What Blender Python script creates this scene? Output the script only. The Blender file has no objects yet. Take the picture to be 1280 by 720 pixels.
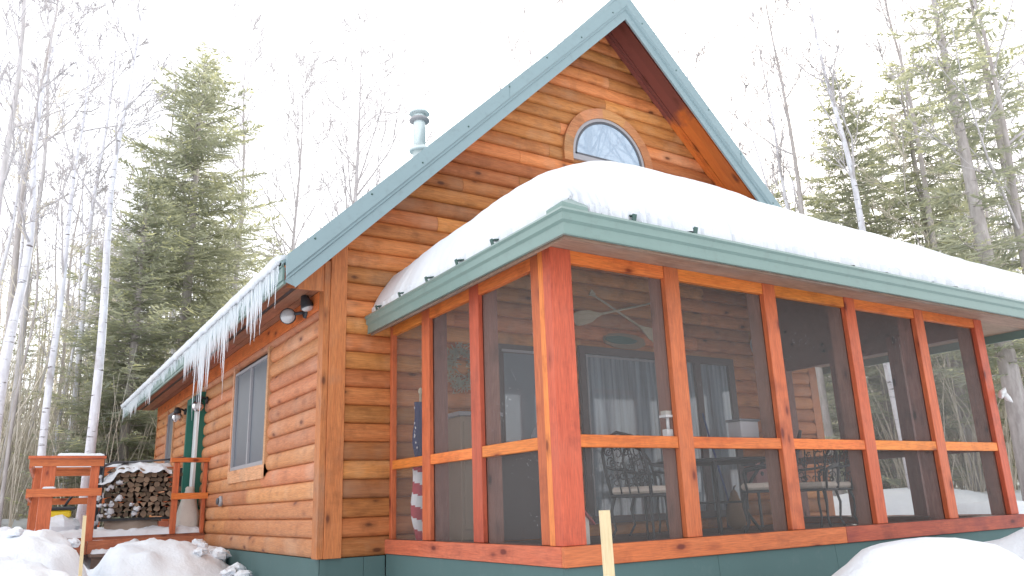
import bpy, math, random
from mathutils import Vector, Matrix, noise
R = math.radians
rnd = random.Random(7)
scene = bpy.context.scene
COL = scene.collection

# ------------------------------------------------------------------ helpers
class MB:
    """collects geometry in world coordinates, built as ONE mesh object"""
    def __init__(s): s.v=[]; s.f=[]; s.t=[]; s.m=[]; s.sm=[]
    def add(s, vs, fs, tone=0.5, mi=0, smooth=False):
        n=len(s.v); s.v += [tuple(v) for v in vs]
        for f in fs: s.f.append(tuple(n+i for i in f)); s.t.append(tone); s.m.append(mi); s.sm.append(smooth)
    def box(s, x0,x1,y0,y1,z0,z1, tone=0.5, mi=0, bev=0.0):
        if bev<=0 or min(abs(x1-x0),abs(y1-y0),abs(z1-z0))<2.2*bev:
            vs=[(x,y,z) for x in (x0,x1) for y in (y0,y1) for z in (z0,z1)]
            s.add(vs,[(0,1,3,2),(4,6,7,5),(0,4,5,1),(2,3,7,6),(0,2,6,4),(1,5,7,3)],tone,mi); return
        b=bev; vs=[]
        for x,sx in((x0,1),(x1,-1)):
            for y,sy in((y0,1),(y1,-1)):
                for z,sz in((z0,1),(z1,-1)):
                    vs += [(x,y+sy*b,z+sz*b),(x+sx*b,y,z+sz*b),(x+sx*b,y+sy*b,z)]
        # corner index c = 4*ix+2*iy+iz, vertex 3c+axis (axis = the face it lies on)
        def q(c,a): return 3*c+a
        F=[]
        for ix in(0,1): cs=[4*ix,4*ix+1,4*ix+3,4*ix+2]; F.append([q(c,0) for c in cs])
        for iy in(0,1): cs=[2*iy,2*iy+1,2*iy+5,2*iy+4]; F.append([q(c,1) for c in cs])
        for iz in(0,1): cs=[iz,iz+2,iz+6,iz+4]; F.append([q(c,2) for c in cs])
        for c1,c2,ax in [(0,1,2),(2,3,2),(4,5,2),(6,7,2),(0,2,1),(1,3,1),(4,6,1),(5,7,1),(0,4,0),(1,5,0),(2,6,0),(3,7,0)]:
            a,b2=[k for k in(0,1,2) if k!=ax]
            F.append([q(c1,a),q(c1,b2),q(c2,b2),q(c2,a)])
        for c in range(8): F.append([q(c,0),q(c,1),q(c,2)])
        s.add(vs,F,tone,mi)
    def obox(s, c, ax, ay, az, tone=0.5, mi=0):
        """oriented box: centre, three half-extent vectors"""
        c=Vector(c); vs=[c+sx*Vector(ax)+sy*Vector(ay)+sz*Vector(az) for sx in(-1,1) for sy in(-1,1) for sz in(-1,1)]
        s.add(vs,[(0,1,3,2),(4,6,7,5),(0,4,5,1),(2,3,7,6),(0,2,6,4),(1,5,7,3)],tone,mi)
    def beam(s, a, b, w, h, up=(0,0,1), tone=0.5, mi=0):
        a=Vector(a); b=Vector(b); d=(b-a); c=(a+b)/2; n=d.normalized()
        u=Vector(up); side=n.cross(u).normalized(); u2=side.cross(n).normalized()
        s.obox(c, d/2, side*w/2, u2*h/2, tone, mi)
    def tube(s, pts, rad, n=6, tone=0.5, mi=0, smooth=True, cap=True):
        pts=[Vector(p) for p in pts]
        if not isinstance(rad,(list,tuple)): rad=[rad]*len(pts)
        vs=[]; prev=None
        for i,p in enumerate(pts):
            d=(pts[min(i+1,len(pts)-1)]-pts[max(i-1,0)])
            if d.length<1e-9: d=Vector((0,0,1))
            d.normalize()
            if prev is None:
                u=d.cross(Vector((0.3,0.1,1)) if abs(d.z)<.9 else Vector((1,0.2,0))).normalized()
            else:
                u=prev-d*prev.dot(d)
                u = u.normalized() if u.length>1e-6 else d.orthogonal().normalized()
            prev=u; w=d.cross(u)
            for k in range(n):
                a=2*math.pi*k/n; vs.append(p+(u*math.cos(a)+w*math.sin(a))*rad[i])
        fs=[(i*n+k,i*n+(k+1)%n,(i+1)*n+(k+1)%n,(i+1)*n+k) for i in range(len(pts)-1) for k in range(n)]
        if cap: fs += [tuple(range(n-1,-1,-1)), tuple((len(pts)-1)*n+k for k in range(n))]
        s.add(vs,fs,tone,mi,smooth)
    def lathe(s, c, prof, n=16, axis='z', tone=0.5, mi=0, smooth=True):
        """prof: list of (radius, height along the axis)"""
        vs=[]
        for r,h in prof:
            for k in range(n):
                a=2*math.pi*k/n; p=(r*math.cos(a), r*math.sin(a), h)
                if axis=='y': p=(p[0],p[2],p[1])
                if axis=='x': p=(p[2],p[0],p[1])
                vs.append((c[0]+p[0],c[1]+p[1],c[2]+p[2]))
        fs=[(i*n+k,i*n+(k+1)%n,(i+1)*n+(k+1)%n,(i+1)*n+k) for i in range(len(prof)-1) for k in range(n)]
        fs += [tuple(range(n-1,-1,-1)), tuple((len(prof)-1)*n+k for k in range(n))]
        s.add(vs,fs,tone,mi,smooth)
    def prism(s, poly, d, tone=0.5, mi=0):
        """poly: 3-D points in a plane, extruded by the vector d"""
        n=len(poly); d=Vector(d); vs=[Vector(p) for p in poly]+[Vector(p)+d for p in poly]
        fs=[tuple(range(n-1,-1,-1)),tuple(range(n,2*n))]+[(k,(k+1)%n,n+(k+1)%n,n+k) for k in range(n)]
        s.add(vs,fs,tone,mi)
    def build(s, name, mats, parent=None, origin=None):
        me=bpy.data.meshes.new(name)
        if origin is None: origin=parent['_o'] if (parent is not None and '_o' in parent) else (0,0,0)
        ox,oy,oz=origin
        me.from_pydata([(x-ox,y-oy,z-oz) for x,y,z in s.v],[],s.f)
        a=me.attributes.new('tone','FLOAT','FACE'); a.data.foreach_set('value',s.t)
        me.polygons.foreach_set('material_index',s.m); me.polygons.foreach_set('use_smooth',s.sm)
        if not isinstance(mats,(list,tuple)): mats=[mats]
        for m in mats: me.materials.append(m)
        me.update()
        o=bpy.data.objects.new(name,me); COL.objects.link(o)
        if parent is not None: o.parent=parent; o['_o']=origin
        else: o.location=origin; o['_o']=origin
        return o

def tag(o,label,cat,group=None,kind=None):
    if label: o['label']=label
    if cat: o['category']=cat
    if group: o['group']=group
    if kind: o['kind']=kind
    return o
def empty(name,loc,label,cat,group=None):
    o=bpy.data.objects.new(name,None); COL.objects.link(o); o.location=loc; o['_o']=tuple(loc)
    o.empty_display_size=.1
    return tag(o,label,cat,group)
def clone(root,loc,rz=0,scale=1,label=None,cat=None,group=None):
    kids=[c for c in bpy.data.objects if c.parent==root]
    r=root.copy(); COL.objects.link(r); r.location=loc; r.rotation_euler=(0,0,rz); r.scale=(scale,)*3
    if label: r['label']=label
    if group: r['group']=group
    for k in kids:
        c=k.copy(); COL.objects.link(c); c.parent=r
        for g in [g for g in bpy.data.objects if g.parent==k]:
            d=g.copy(); COL.objects.link(d); d.parent=c
    return r

# ------------------------------------------------------------------ materials
class NT:
    def __init__(s,name):
        s.m=bpy.data.materials.new(name); s.m.use_nodes=True; s.t=s.m.node_tree
        for n in list(s.t.nodes): s.t.nodes.remove(n)
        s.out=s.n('ShaderNodeOutputMaterial')
    def n(s,t,**kw):
        o=s.t.nodes.new(t)
        for k,v in kw.items(): setattr(o,k,v)
        return o
    def l(s,a,b): s.t.links.new(a,b)
    def val(s,sock,v): 
        if hasattr(v,'is_output') : s.l(v,sock)
        else: sock.default_value=v
    def noise(s,vec,scale,detail=4,rough=.55,dist=0):
        n=s.n('ShaderNodeTexNoise'); n.inputs['Scale'].default_value=scale; n.inputs['Detail'].default_value=detail
        n.inputs['Roughness'].default_value=rough; n.inputs['Distortion'].default_value=dist
        if vec is not None: s.l(vec,n.inputs['Vector'])
        return n.outputs['Fac']
    def mapping(s,vec,scale=(1,1,1),loc=(0,0,0)):
        n=s.n('ShaderNodeMapping'); n.inputs['Scale'].default_value=scale; n.inputs['Location'].default_value=loc; s.l(vec,n.inputs['Vector']); return n.outputs[0]
    def ramp(s,fac,stops):
        n=s.n('ShaderNodeValToRGB'); cr=n.color_ramp
        while len(cr.elements)<len(stops): cr.elements.new(.5)
        for e,(p,c) in zip(cr.elements,stops):
            e.position=p; e.color=(*c,1) if isinstance(c,(tuple,list)) else (c,c,c,1)
        s.l(fac,n.inputs[0]); return n.outputs[0]
    def mix(s,fac,a,b,mode='MIX'):
        n=s.n('ShaderNodeMix',data_type='RGBA',blend_type=mode); s.val(n.inputs[0],fac)
        for sock,v in((n.inputs[6],a),(n.inputs[7],b)):
            if isinstance(v,(tuple,list)): sock.default_value=(*v,1)
            else: s.l(v,sock)
        return n.outputs[2]
    def math(s,op,a,b=0.0,clamp=False):
        n=s.n('ShaderNodeMath',operation=op,use_clamp=clamp); s.val(n.inputs[0],a); s.val(n.inputs[1],b); return n.outputs[0]
    def obj(s): return s.n('ShaderNodeTexCoord').outputs['Object']
    def tone(s): return s.n('ShaderNodeAttribute',attribute_name='tone').outputs['Fac']
    def bump(s,h,strength=.3,dist=.01):
        n=s.n('ShaderNodeBump'); n.inputs['Strength'].default_value=strength; n.inputs['Distance'].default_value=dist; s.l(h,n.inputs['Height']); return n.outputs[0]
    def bsdf(s,color,rough=.6,normal=None,**kw):
        b=s.n('ShaderNodeBsdfPrincipled')
        if isinstance(color,(tuple,list)): b.inputs['Base Color'].default_value=(*color,1)
        else: s.l(color,b.inputs['Base Color'])
        s.val(b.inputs['Roughness'],rough)
        if normal is not None: s.l(normal,b.inputs['Normal'])
        for k,v in kw.items(): b.inputs[k.replace('_',' ')].default_value=v
        return b.outputs[0]
    def done(s,sh): s.l(sh,s.out.inputs[0]); return s.m

def wood(name, c1, c2, axis='x', dark=(.08,.02,.008), grey=(.30,.22,.17), greyamt=.35, knots=True, rough=.55, tonevar=.55, sat=1.0, bands=0):
    t=NT(name); v=t.obj(); tone=t.tone()
    # every board gets its own piece of the pattern
    off=t.n('ShaderNodeCombineXYZ'); tt=t.math('MULTIPLY',tone,37.0)
    for i in range(3): t.l(tt,off.inputs[i])
    va=t.n('ShaderNodeVectorMath',operation='ADD'); t.l(v,va.inputs[0]); t.l(off.outputs[0],va.inputs[1]); v2=va.outputs[0]
    sc=[11,11,11]; sc['xyz'.index(axis)]=.7
    g=t.noise(t.mapping(v2,sc),2.2,6,.62,.6)
    fine=t.noise(t.mapping(v2,[x*4 for x in sc]),3,4,.6)
    col=t.mix(t.ramp(g,[(.3,0),(.72,1)]),c1,c2)
    col=t.mix(t.math('MULTIPLY',t.ramp(fine,[(.35,1),(.6,0)]),.35),col,dark)
    big=t.noise(v2,1.3,4,.6)
    col=t.mix(t.math('MULTIPLY',t.ramp(big,[(.5,0),(.72,1)]),greyamt),col,grey)
    dirt=t.noise(v2,3.1,5,.7)
    col=t.mix(t.math('MULTIPLY',t.ramp(dirt,[(.52,0),(.75,1)]),.45),col,dark)
    # board to board variation
    tv=t.math('ADD',t.math('MULTIPLY',t.math('SUBTRACT',tone,.5),tonevar),1.0)
    h=t.n('ShaderNodeHueSaturation'); t.l(col,h.inputs['Color']); t.l(tv,h.inputs['Value']); h.inputs['Saturation'].default_value=sat
    hv=t.math('ADD',t.math('MULTIPLY',t.math('FRACT',t.math('MULTIPLY',tone,7.3)),.016),.497); t.l(hv,h.inputs['Hue'])
    col=h.outputs[0]
    if knots:
        ks=[5.5,5.5,5.5]; ks['xyz'.index(axis)]=2.4
        vo=t.n('ShaderNodeTexVoronoi'); vo.inputs['Scale'].default_value=1; vo.inputs['Randomness'].default_value=1
        t.l(t.mapping(v2,ks),vo.inputs['Vector'])
        wob=t.math('ADD',vo.outputs['Distance'],t.math('MULTIPLY',t.noise(v2,30,2),.03))
        k=t.ramp(wob,[(.09,1),(.15,0)])
        col=t.mix(t.math('MULTIPLY',k,.85),col,(dark[0]*.8,dark[1]*.8,dark[2]*.8))
        halo=t.ramp(wob,[(.14,1),(.3,0)])
        col=t.mix(t.math('MULTIPLY',halo,.35),col,dark)
    nb=t.bump(t.math('ADD',g,t.math('MULTIPLY',fine,.5)),.35,.004)
    return t.done(t.bsdf(col,rough,nb,Specular_IOR_Level=.3))

ORA=(.56,.165,.05); ORB=(.40,.10,.035)
M={}
M['log_x']=wood('log_siding_x',(.63,.235,.085),(.47,.145,.045),'x',greyamt=.5,tonevar=.6,grey=(.46,.29,.19),dark=(.10,.03,.012))
M['log_y']=wood('log_siding_y',(.64,.27,.13),(.54,.20,.09),'y',greyamt=.45,tonevar=.35,grey=(.56,.36,.26),dark=(.17,.05,.03))
M['red_z']=wood('red_wood_z',(.66,.150,.070),(.52,.10,.045),'z',greyamt=.10,tonevar=.3,dark=(.14,.025,.02),rough=.45)
M['red_x']=wood('red_wood_x',(.64,.150,.065),(.50,.10,.042),'x',greyamt=.1,tonevar=.3,dark=(.14,.025,.02),rough=.45)
M['red_y']=wood('red_wood_y',(.64,.18,.09),(.52,.125,.06),'y',greyamt=.1,tonevar=.3,dark=(.14,.025,.02),rough=.45)
M['red_dirty']=wood('stained_sill_wood',(.58,.14,.07),(.40,.085,.055),'x',greyamt=.75,grey=(.20,.05,.05),tonevar=.3,dark=(.10,.025,.03),rough=.55)
M['or_x']=wood('orange_wood_x',(.80,.235,.055),(.68,.155,.035),'x',greyamt=.05,tonevar=.25,dark=(.16,.02,.01),rough=.45)
M['or_y']=wood('orange_wood_y',(.80,.235,.06),(.68,.16,.04),'y',greyamt=.05,tonevar=.25,dark=(.16,.02,.01),rough=.45)
M['or_z']=wood('orange_wood_z',(.85,.27,.07),(.72,.17,.05),'z',greyamt=.1,tonevar=.25,dark=(.2,.04,.015),rough=.45)
M['trim_z']=wood('trim_wood_z',(.62,.22,.085),(.50,.15,.055),'z',greyamt=.45,tonevar=.3,dark=(.13,.04,.02))
M['trim_x']=wood('trim_wood_x',(.58,.26,.12),(.48,.18,.075),'x',greyamt=.4,tonevar=.3,dark=(.13,.04,.02))
M['trim_y']=wood('trim_wood_y',(.70,.36,.21),(.60,.28,.15),'y',greyamt=.4,tonevar=.3,dark=(.15,.05,.03))
M['soffit']=wood('soffit_wood',(.46,.30,.21),(.30,.19,.14),'x',greyamt=.6,grey=(.36,.31,.28),tonevar=.4,knots=False,dark=(.10,.06,.05))
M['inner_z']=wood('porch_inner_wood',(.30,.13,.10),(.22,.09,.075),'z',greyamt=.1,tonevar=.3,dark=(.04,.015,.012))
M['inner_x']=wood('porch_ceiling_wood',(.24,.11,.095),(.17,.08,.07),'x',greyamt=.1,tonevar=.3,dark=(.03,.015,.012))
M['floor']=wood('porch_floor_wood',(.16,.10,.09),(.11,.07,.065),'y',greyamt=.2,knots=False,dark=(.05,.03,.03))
M['deck']=wood('deck_wood_x',(.62,.20,.11),(.48,.14,.08),'x',greyamt=.25,tonevar=.5,dark=(.12,.03,.02))
M['stake']=wood('stake_wood',(.74,.60,.38),(.70,.55,.33),'z',greyamt=.1,knots=False,tonevar=.1,dark=(.45,.33,.18))
M['paddle']=wood('paddle_wood',(.68,.58,.44),(.58,.48,.35),'x',greyamt=.1,knots=False,tonevar=.1,dark=(.2,.15,.1))

def rakemat():
    """warm soffit boards, turning dark above an uneven height line"""
    t=NT('rake_soffit_wood'); v=t.obj(); tone=t.tone()
    n=t.noise(t.mapping(v,(1.2,6,1.2)),3,6,.6,.5)
    col=t.mix(n,(.85,.27,.055),(.55,.12,.03))
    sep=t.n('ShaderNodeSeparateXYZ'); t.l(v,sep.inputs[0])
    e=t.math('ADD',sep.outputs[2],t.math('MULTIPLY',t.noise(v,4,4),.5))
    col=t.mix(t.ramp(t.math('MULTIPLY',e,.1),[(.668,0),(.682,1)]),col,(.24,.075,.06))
    vo=t.n('ShaderNodeTexVoronoi'); vo.inputs['Scale'].default_value=1; t.l(t.mapping(v,(2,6,2)),vo.inputs['Vector'])
    col=t.mix(t.math('MULTIPLY',t.ramp(t.math('ADD',vo.outputs['Distance'],t.math('MULTIPLY',t.noise(v,20,2),.1)),[(.13,1),(.3,0)]),.75),col,(.10,.025,.015))
    tv=t.math('ADD',t.math('MULTIPLY',t.math('SUBTRACT',tone,.5),.4),1.0)
    h=t.n('ShaderNodeHueSaturation'); t.l(col,h.inputs['Color']); t.l(tv,h.inputs['Value'])
    return t.done(t.bsdf(h.outputs[0],.45,t.bump(n,.2,.003)))
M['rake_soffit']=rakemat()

def painted(name,c,rough=.45,var=.25,spec=.4,metal=0.0,scale=3,dirt=(.1,.1,.09),dirtamt=.25):
    t=NT(name); v=t.obj()
    n=t.noise(v,scale,5,.6); col=t.mix(t.math('MULTIPLY',n,var),c,tuple(x*.55 for x in c))
    d=t.noise(v,scale*4,6,.7); col=t.mix(t.math('MULTIPLY',t.ramp(d,[(.55,0),(.8,1)]),dirtamt),col,dirt)
    return t.done(t.bsdf(col,rough,t.bump(n,.05,.01),Specular_IOR_Level=spec,Metallic=metal))
M['green']=painted('green_metal_trim',(.235,.325,.35),.33,.25,.5)
M['greenp']=painted('green_metal_porch',(.195,.285,.26),.33,.3,.5)
M['greend']=painted('dark_green_metal',(.04,.10,.085),.4,.3,.5)
M['skirt']=painted('green_painted_skirt',(.10,.17,.168),.7,.4,.2,scale=2,dirt=(.16,.22,.22),dirtamt=.35)
M['door']=painted('dark_green_paint',(.02,.14,.10),.5,.2,.4)
M['black']=painted('black_iron',(.035,.038,.045),.45,.3,.4)
M['dgrey']=painted('dark_grey_metal',(.10,.105,.12),.45,.3,.4)
M['white']=painted('white_paint',(.75,.76,.77),.5,.15,.4)
M['vinyl']=painted('grey_vinyl_frame',(.36,.35,.37),.45,.2,.4)
M['vinyld']=painted('dark_vinyl_frame',(.13,.10,.10),.5,.2,.3)
M['galv']=painted('galvanised_pipe',(.68,.76,.77),.35,.2,.5,.25)
M['cushion']=painted('beige_cushion',(.78,.68,.60),.9,.2,.1,scale=8)
M['tan']=painted('tan_cabinet',(.36,.27,.20),.7,.2,.2)
M['cream']=painted('cream_paint',(.55,.52,.47),.7,.2,.2)
M['maroon']=painted('maroon_paint',(.26,.045,.05),.6,.3,.3)
M['pinkish']=painted('pink_birdhouse',(.42,.22,.22),.7,.2,.2)
M['brownp']=painted('gourd_brown',(.28,.17,.09),.6,.4,.3)
M['blue']=painted('blue_handle',(.05,.09,.28),.4,.2,.4)
M['yellow']=painted('yellow_plastic',(.85,.62,.03),.4,.15,.4)
M['bag']=painted('white_sack',(.72,.68,.62),.8,.35,.2,scale=6)
M['tarp']=painted('beige_tarp',(.45,.37,.31),.8,.5,.2,scale=5)
M['navy']=painted('flag_navy',(.035,.045,.12),.8,.2,.1)
M['flagred']=painted('flag_red',(.42,.05,.07),.8,.2,.1)
M['flagwhite']=painted('flag_white',(.72,.70,.72),.8,.2,.1)
M['teal']=painted('teal_plaque',(.08,.17,.15),.7,.9,.2,scale=12)
M['plaque']=painted('wood_plaque',(.30,.22,.15),.7,.5,.2,scale=9)
M['endgrain']=None
def simple_glass(name,base,alpha,rough=.04,tint=(.9,.95,1),ior=1.6):
    """window glass: partly clear, partly reflecting"""
    t=NT(name); g=t.n('ShaderNodeBsdfGlossy'); g.inputs['Roughness'].default_value=rough; g.inputs['Color'].default_value=(.9,.9,.92,1)
    d=t.bsdf(base,.6); tr=t.n('ShaderNodeBsdfTransparent'); tr.inputs[0].default_value=(*tint,1)
    m1=t.n('ShaderNodeMixShader'); m1.inputs[0].default_value=alpha; t.l(d,m1.inputs[1]); t.l(tr.outputs[0],m1.inputs[2])
    fr=t.n('ShaderNodeFresnel'); fr.inputs[0].default_value=2.2 if 'round' in name else ior
    m2=t.n('ShaderNodeMixShader'); t.l(t.math('ADD',fr.outputs[0],.05,True),m2.inputs[0]); t.l(m1.outputs[0],m2.inputs[1]); t.l(g.outputs[0],m2.inputs[2])
    return t.done(m2.outputs[0])
M['glass_dark']=simple_glass('dark_window_glass',(.05,.066,.09),.0,.35,ior=1.18)
M['glass_sky']=simple_glass('round_window_glass',(.30,.42,.55),.0,.02)
M['glass_clear']=simple_glass('clear_glass',(.5,.5,.5),.85)
M['lens']=simple_glass('lamp_glass',(.7,.7,.72),.35)
def curtain():
    t=NT('sheer_curtain'); v=t.obj(); w=t.noise(t.mapping(v,(9,1,.3)),2,3,.5,.4)
    return t.done(t.bsdf(t.mix(t.ramp(w,[(.3,0),(.7,1)]),(.16,.19,.22),(.62,.68,.71)),.9))
M['curtain']=curtain()
def screen():
    t=NT('insect_screen_mesh'); v=t.obj()
    n=t.noise(v,5,5,.7); 
    col=t.mix(n,(.34,.335,.33),(.22,.215,.21))
    vo=t.n('ShaderNodeTexVoronoi'); vo.inputs['Scale'].default_value=30; t.l(v,vo.inputs['Vector'])
    big=t.ramp(t.noise(v,1.6,3,.6),[(.48,0),(.70,1)])
    lint=t.math('MULTIPLY',t.ramp(vo.outputs['Distance'],[(.08,1),(.15,0)]),big)
    col=t.mix(lint,col,(.8,.8,.8))
    d=t.bsdf(col,.9,Specular_IOR_Level=.1); tr=t.n('ShaderNodeBsdfTransparent')
    m=t.n('ShaderNodeMixShader'); a=t.math('ADD',t.math('MULTIPLY',n,.14),.15); a=t.math('MAXIMUM',a,t.math('MULTIPLY',lint,.6))
    t.l(a,m.inputs[0]); t.l(tr.outputs[0],m.inputs[1]); t.l(d,m.inputs[2])
    return t.done(m.outputs[0])
M['screen']=screen()
def snow(name,c=(.86,.88,.93),bs=.6,scale=6):
    t=NT(name); v=t.obj()
    n=t.math('ADD',t.noise(v,scale,6,.6),t.math('MULTIPLY',t.noise(v,scale*7,3,.6),.25))
    big=t.noise(v,1.2,3,.5)
    col=t.mix(t.ramp(big,[(.35,0),(.7,1)]),c,(c[0]*.9,c[1]*.93,c[2]*.97))
    return t.done(t.bsdf(col,.75,t.bump(n,bs,.03),Specular_IOR_Level=.25))
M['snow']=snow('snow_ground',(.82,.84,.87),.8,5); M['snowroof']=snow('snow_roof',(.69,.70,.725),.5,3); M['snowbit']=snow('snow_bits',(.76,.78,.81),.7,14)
def ice():
    t=NT('icicle_ice'); v=t.obj()
    n=t.noise(t.mapping(v,(1,1,.4)),30,3,.5)
    b=t.bsdf(t.mix(n,(.93,.94,.96),(.84,.87,.91)),.12,t.bump(n,.5,.01),Specular_IOR_Level=.8)
    tr=t.n('ShaderNodeBsdfTransparent'); tr.inputs[0].default_value=(.93,.97,1,1)
    tl=t.n('ShaderNodeBsdfTranslucent'); tl.inputs[0].default_value=(.9,.95,1,1)
    m0=t.n('ShaderNodeMixShader'); m0.inputs[0].default_value=.4; t.l(b,m0.inputs[1]); t.l(tl.outputs[0],m0.inputs[2])
    m=t.n('ShaderNodeMixShader'); m.inputs[0].default_value=.1; t.l(m0.outputs[0],m.inputs[1]); t.l(tr.outputs[0],m.inputs[2])
    return t.done(m.outputs[0])
M['ice']=ice()
def bark(name,c1,c2,birch=False,scale=4):
    t=NT(name); v=t.obj()
    n=t.noise(t.mapping(v,(3,3,.8)),scale,5,.65)
    col=t.mix(t.ramp(n,[(.35,0),(.65,1)]),c1,c2)
    if birch:
        s=t.noise(t.mapping(v,(1.2,1.2,9)),2.2,4,.7)
        col=t.mix(t.ramp(s,[(.60,0),(.66,1)]),col,(.13,.11,.11))
        p=t.noise(v,1.1,4,.6); col=t.mix(t.math('MULTIPLY',t.ramp(p,[(.56,0),(.68,1)]),.7),col,(.22,.17,.15))
    return t.done(t.bsdf(col,.85,t.bump(n,.5,.02),Specular_IOR_Level=.15))
M['birch']=bark('birch_bark',(.80,.80,.86),(.60,.58,.62),True)
M['bark']=bark('grey_bark',(.52,.48,.47),(.36,.32,.31))
M['barkl']=bark('pale_grey_bark',(.62,.59,.60),(.46,.43,.43))
M['twig']=bark('pale_twig_bark',(.60,.57,.58),(.45,.42,.43))
M['twigbg']=bark('distant_twig_bark',(.78,.72,.63),(.56,.50,.41))  # distance haze painted in as a paler bark colour
M['needles']=None
def needles(name,a,b,hi):
    t=NT(name); v=t.obj(); tone=t.tone()
    n=t.noise(v,.9,3,.6)
    col=t.mix(t.ramp(n,[(.35,0),(.65,1)]),a,b)
    col=t.mix(t.ramp(tone,[(.55,0),(1,1)]),col,hi)
    d=t.n('ShaderNodeBsdfDiffuse'); t.l(col,d.inputs[0]); tl=t.n('ShaderNodeBsdfTranslucent'); 
    t.l(t.mix(.5,col,hi),tl.inputs[0])
    m=t.n('ShaderNodeMixShader'); m.inputs[0].default_value=.45; t.l(d.outputs[0],m.inputs[1]); t.l(tl.outputs[0],m.inputs[2])
    return t.done(m.outputs[0])
M['needles']=needles('spruce_needles',(.30,.33,.30),(.43,.45,.38),(.80,.78,.45))
M['needlesbg']=needles('distant_needles',(.42,.42,.30),(.58,.56,.38),(.80,.77,.45))  # lightened foliage colour stands in for distance haze
def logend():
    t=NT('split_log_end'); v=t.obj(); tone=t.tone(); n=t.noise(v,14,4,.6)
    col=t.mix(n,(.33,.24,.165),(.10,.065,.045)); h=t.n('ShaderNodeHueSaturation'); t.l(col,h.inputs['Color'])
    t.l(t.math('ADD',t.math('MULTIPLY',tone,1.25),.3),h.inputs['Value'])
    return t.done(t.bsdf(h.outputs[0],.85))
M['logend']=logend(); M['logbark']=bark('firewood_bark',(.13,.09,.07),(.05,.035,.03),scale=9)

# ------------------------------------------------------------------ camera
YAW,PITCH,ROLL,F=0.570,0.269,-0.036,979.7
CAM=Vector((-2.547,-7.388,0.426))
fw=Vector((math.sin(YAW)*math.cos(PITCH),math.cos(YAW)*math.cos(PITCH),math.sin(PITCH)))
rt=Vector((math.cos(YAW),-math.sin(YAW),0)); up=rt.cross(fw)
rt2=rt*math.cos(ROLL)+up*math.sin(ROLL); up2=-rt*math.sin(ROLL)+up*math.cos(ROLL)
cd=bpy.data.cameras.new('camera'); cam=bpy.data.objects.new('camera',cd); COL.objects.link(cam)
cd.sensor_width=36; cd.lens=F/1280*36; cd.clip_end=600; cd.clip_start=.05
mt=Matrix((rt2,up2,-fw)).transposed().to_4x4(); mt.translation=CAM; cam.matrix_world=mt
scene.camera=cam

# ------------------------------------------------------------------ light
w=bpy.data.worlds.new('World'); scene.world=w; w.use_nodes=True; nt=w.node_tree
bg=nt.nodes['Background']; bg.inputs[1].default_value=.12
SUN_AZ,SUN_EL=R(48),R(36)
sky=nt.nodes.new('ShaderNodeTexSky'); sky.sky_type='NISHITA'; sky.sun_disc=False; sky.sun_elevation=SUN_EL; sky.sun_rotation=SUN_AZ
sky.dust_density=3; sky.air_density=1
ad=nt.nodes.new('ShaderNodeVectorMath'); ad.operation='ADD'; ad.inputs[1].default_value=(13.2,13.3,13.4)   # white winter haze
sc_=nt.nodes.new('ShaderNodeVectorMath'); sc_.operation='SCALE'; sc_.inputs['Scale'].default_value=.45
nt.links.new(sky.outputs[0],sc_.inputs[0]); nt.links.new(sc_.outputs[0],ad.inputs[0]); nt.links.new(ad.outputs[0],bg.inputs[0])
sl_=bpy.data.lights.new('sun','SUN'); sl_.energy=5.0; sl_.angle=R(.5); sl_.color=(1,.95,.87)
so=bpy.data.objects.new('sun',sl_); COL.objects.link(so)
sd=Vector((math.sin(SUN_AZ)*math.cos(SUN_EL),math.cos(SUN_AZ)*math.cos(SUN_EL),math.sin(SUN_EL)))
so.rotation_euler=(-sd).to_track_quat('-Z','Y').to_euler(); so.location=(0,0,30)
scene.view_settings.view_transform='Standard'; scene.view_settings.look='None'; scene.view_settings.exposure=0
scene.cycles.transparent_max_bounces=24; scene.cycles.max_bounces=8

# ------------------------------------------------------------------ dimensions
W2=3.725; WID=7.45; LEN=10.1; SL=.985; SOF=2.57
DB=6.83; PKZ=6.888; PKB=6.586; OV=.625; EO=.624; YE=LEN+.45
PX,PY,PW=.66,-2.951,6.519
CH=.178
def nz(x,y=0,z=0): return noise.noise(Vector((x,y,z)))

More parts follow.
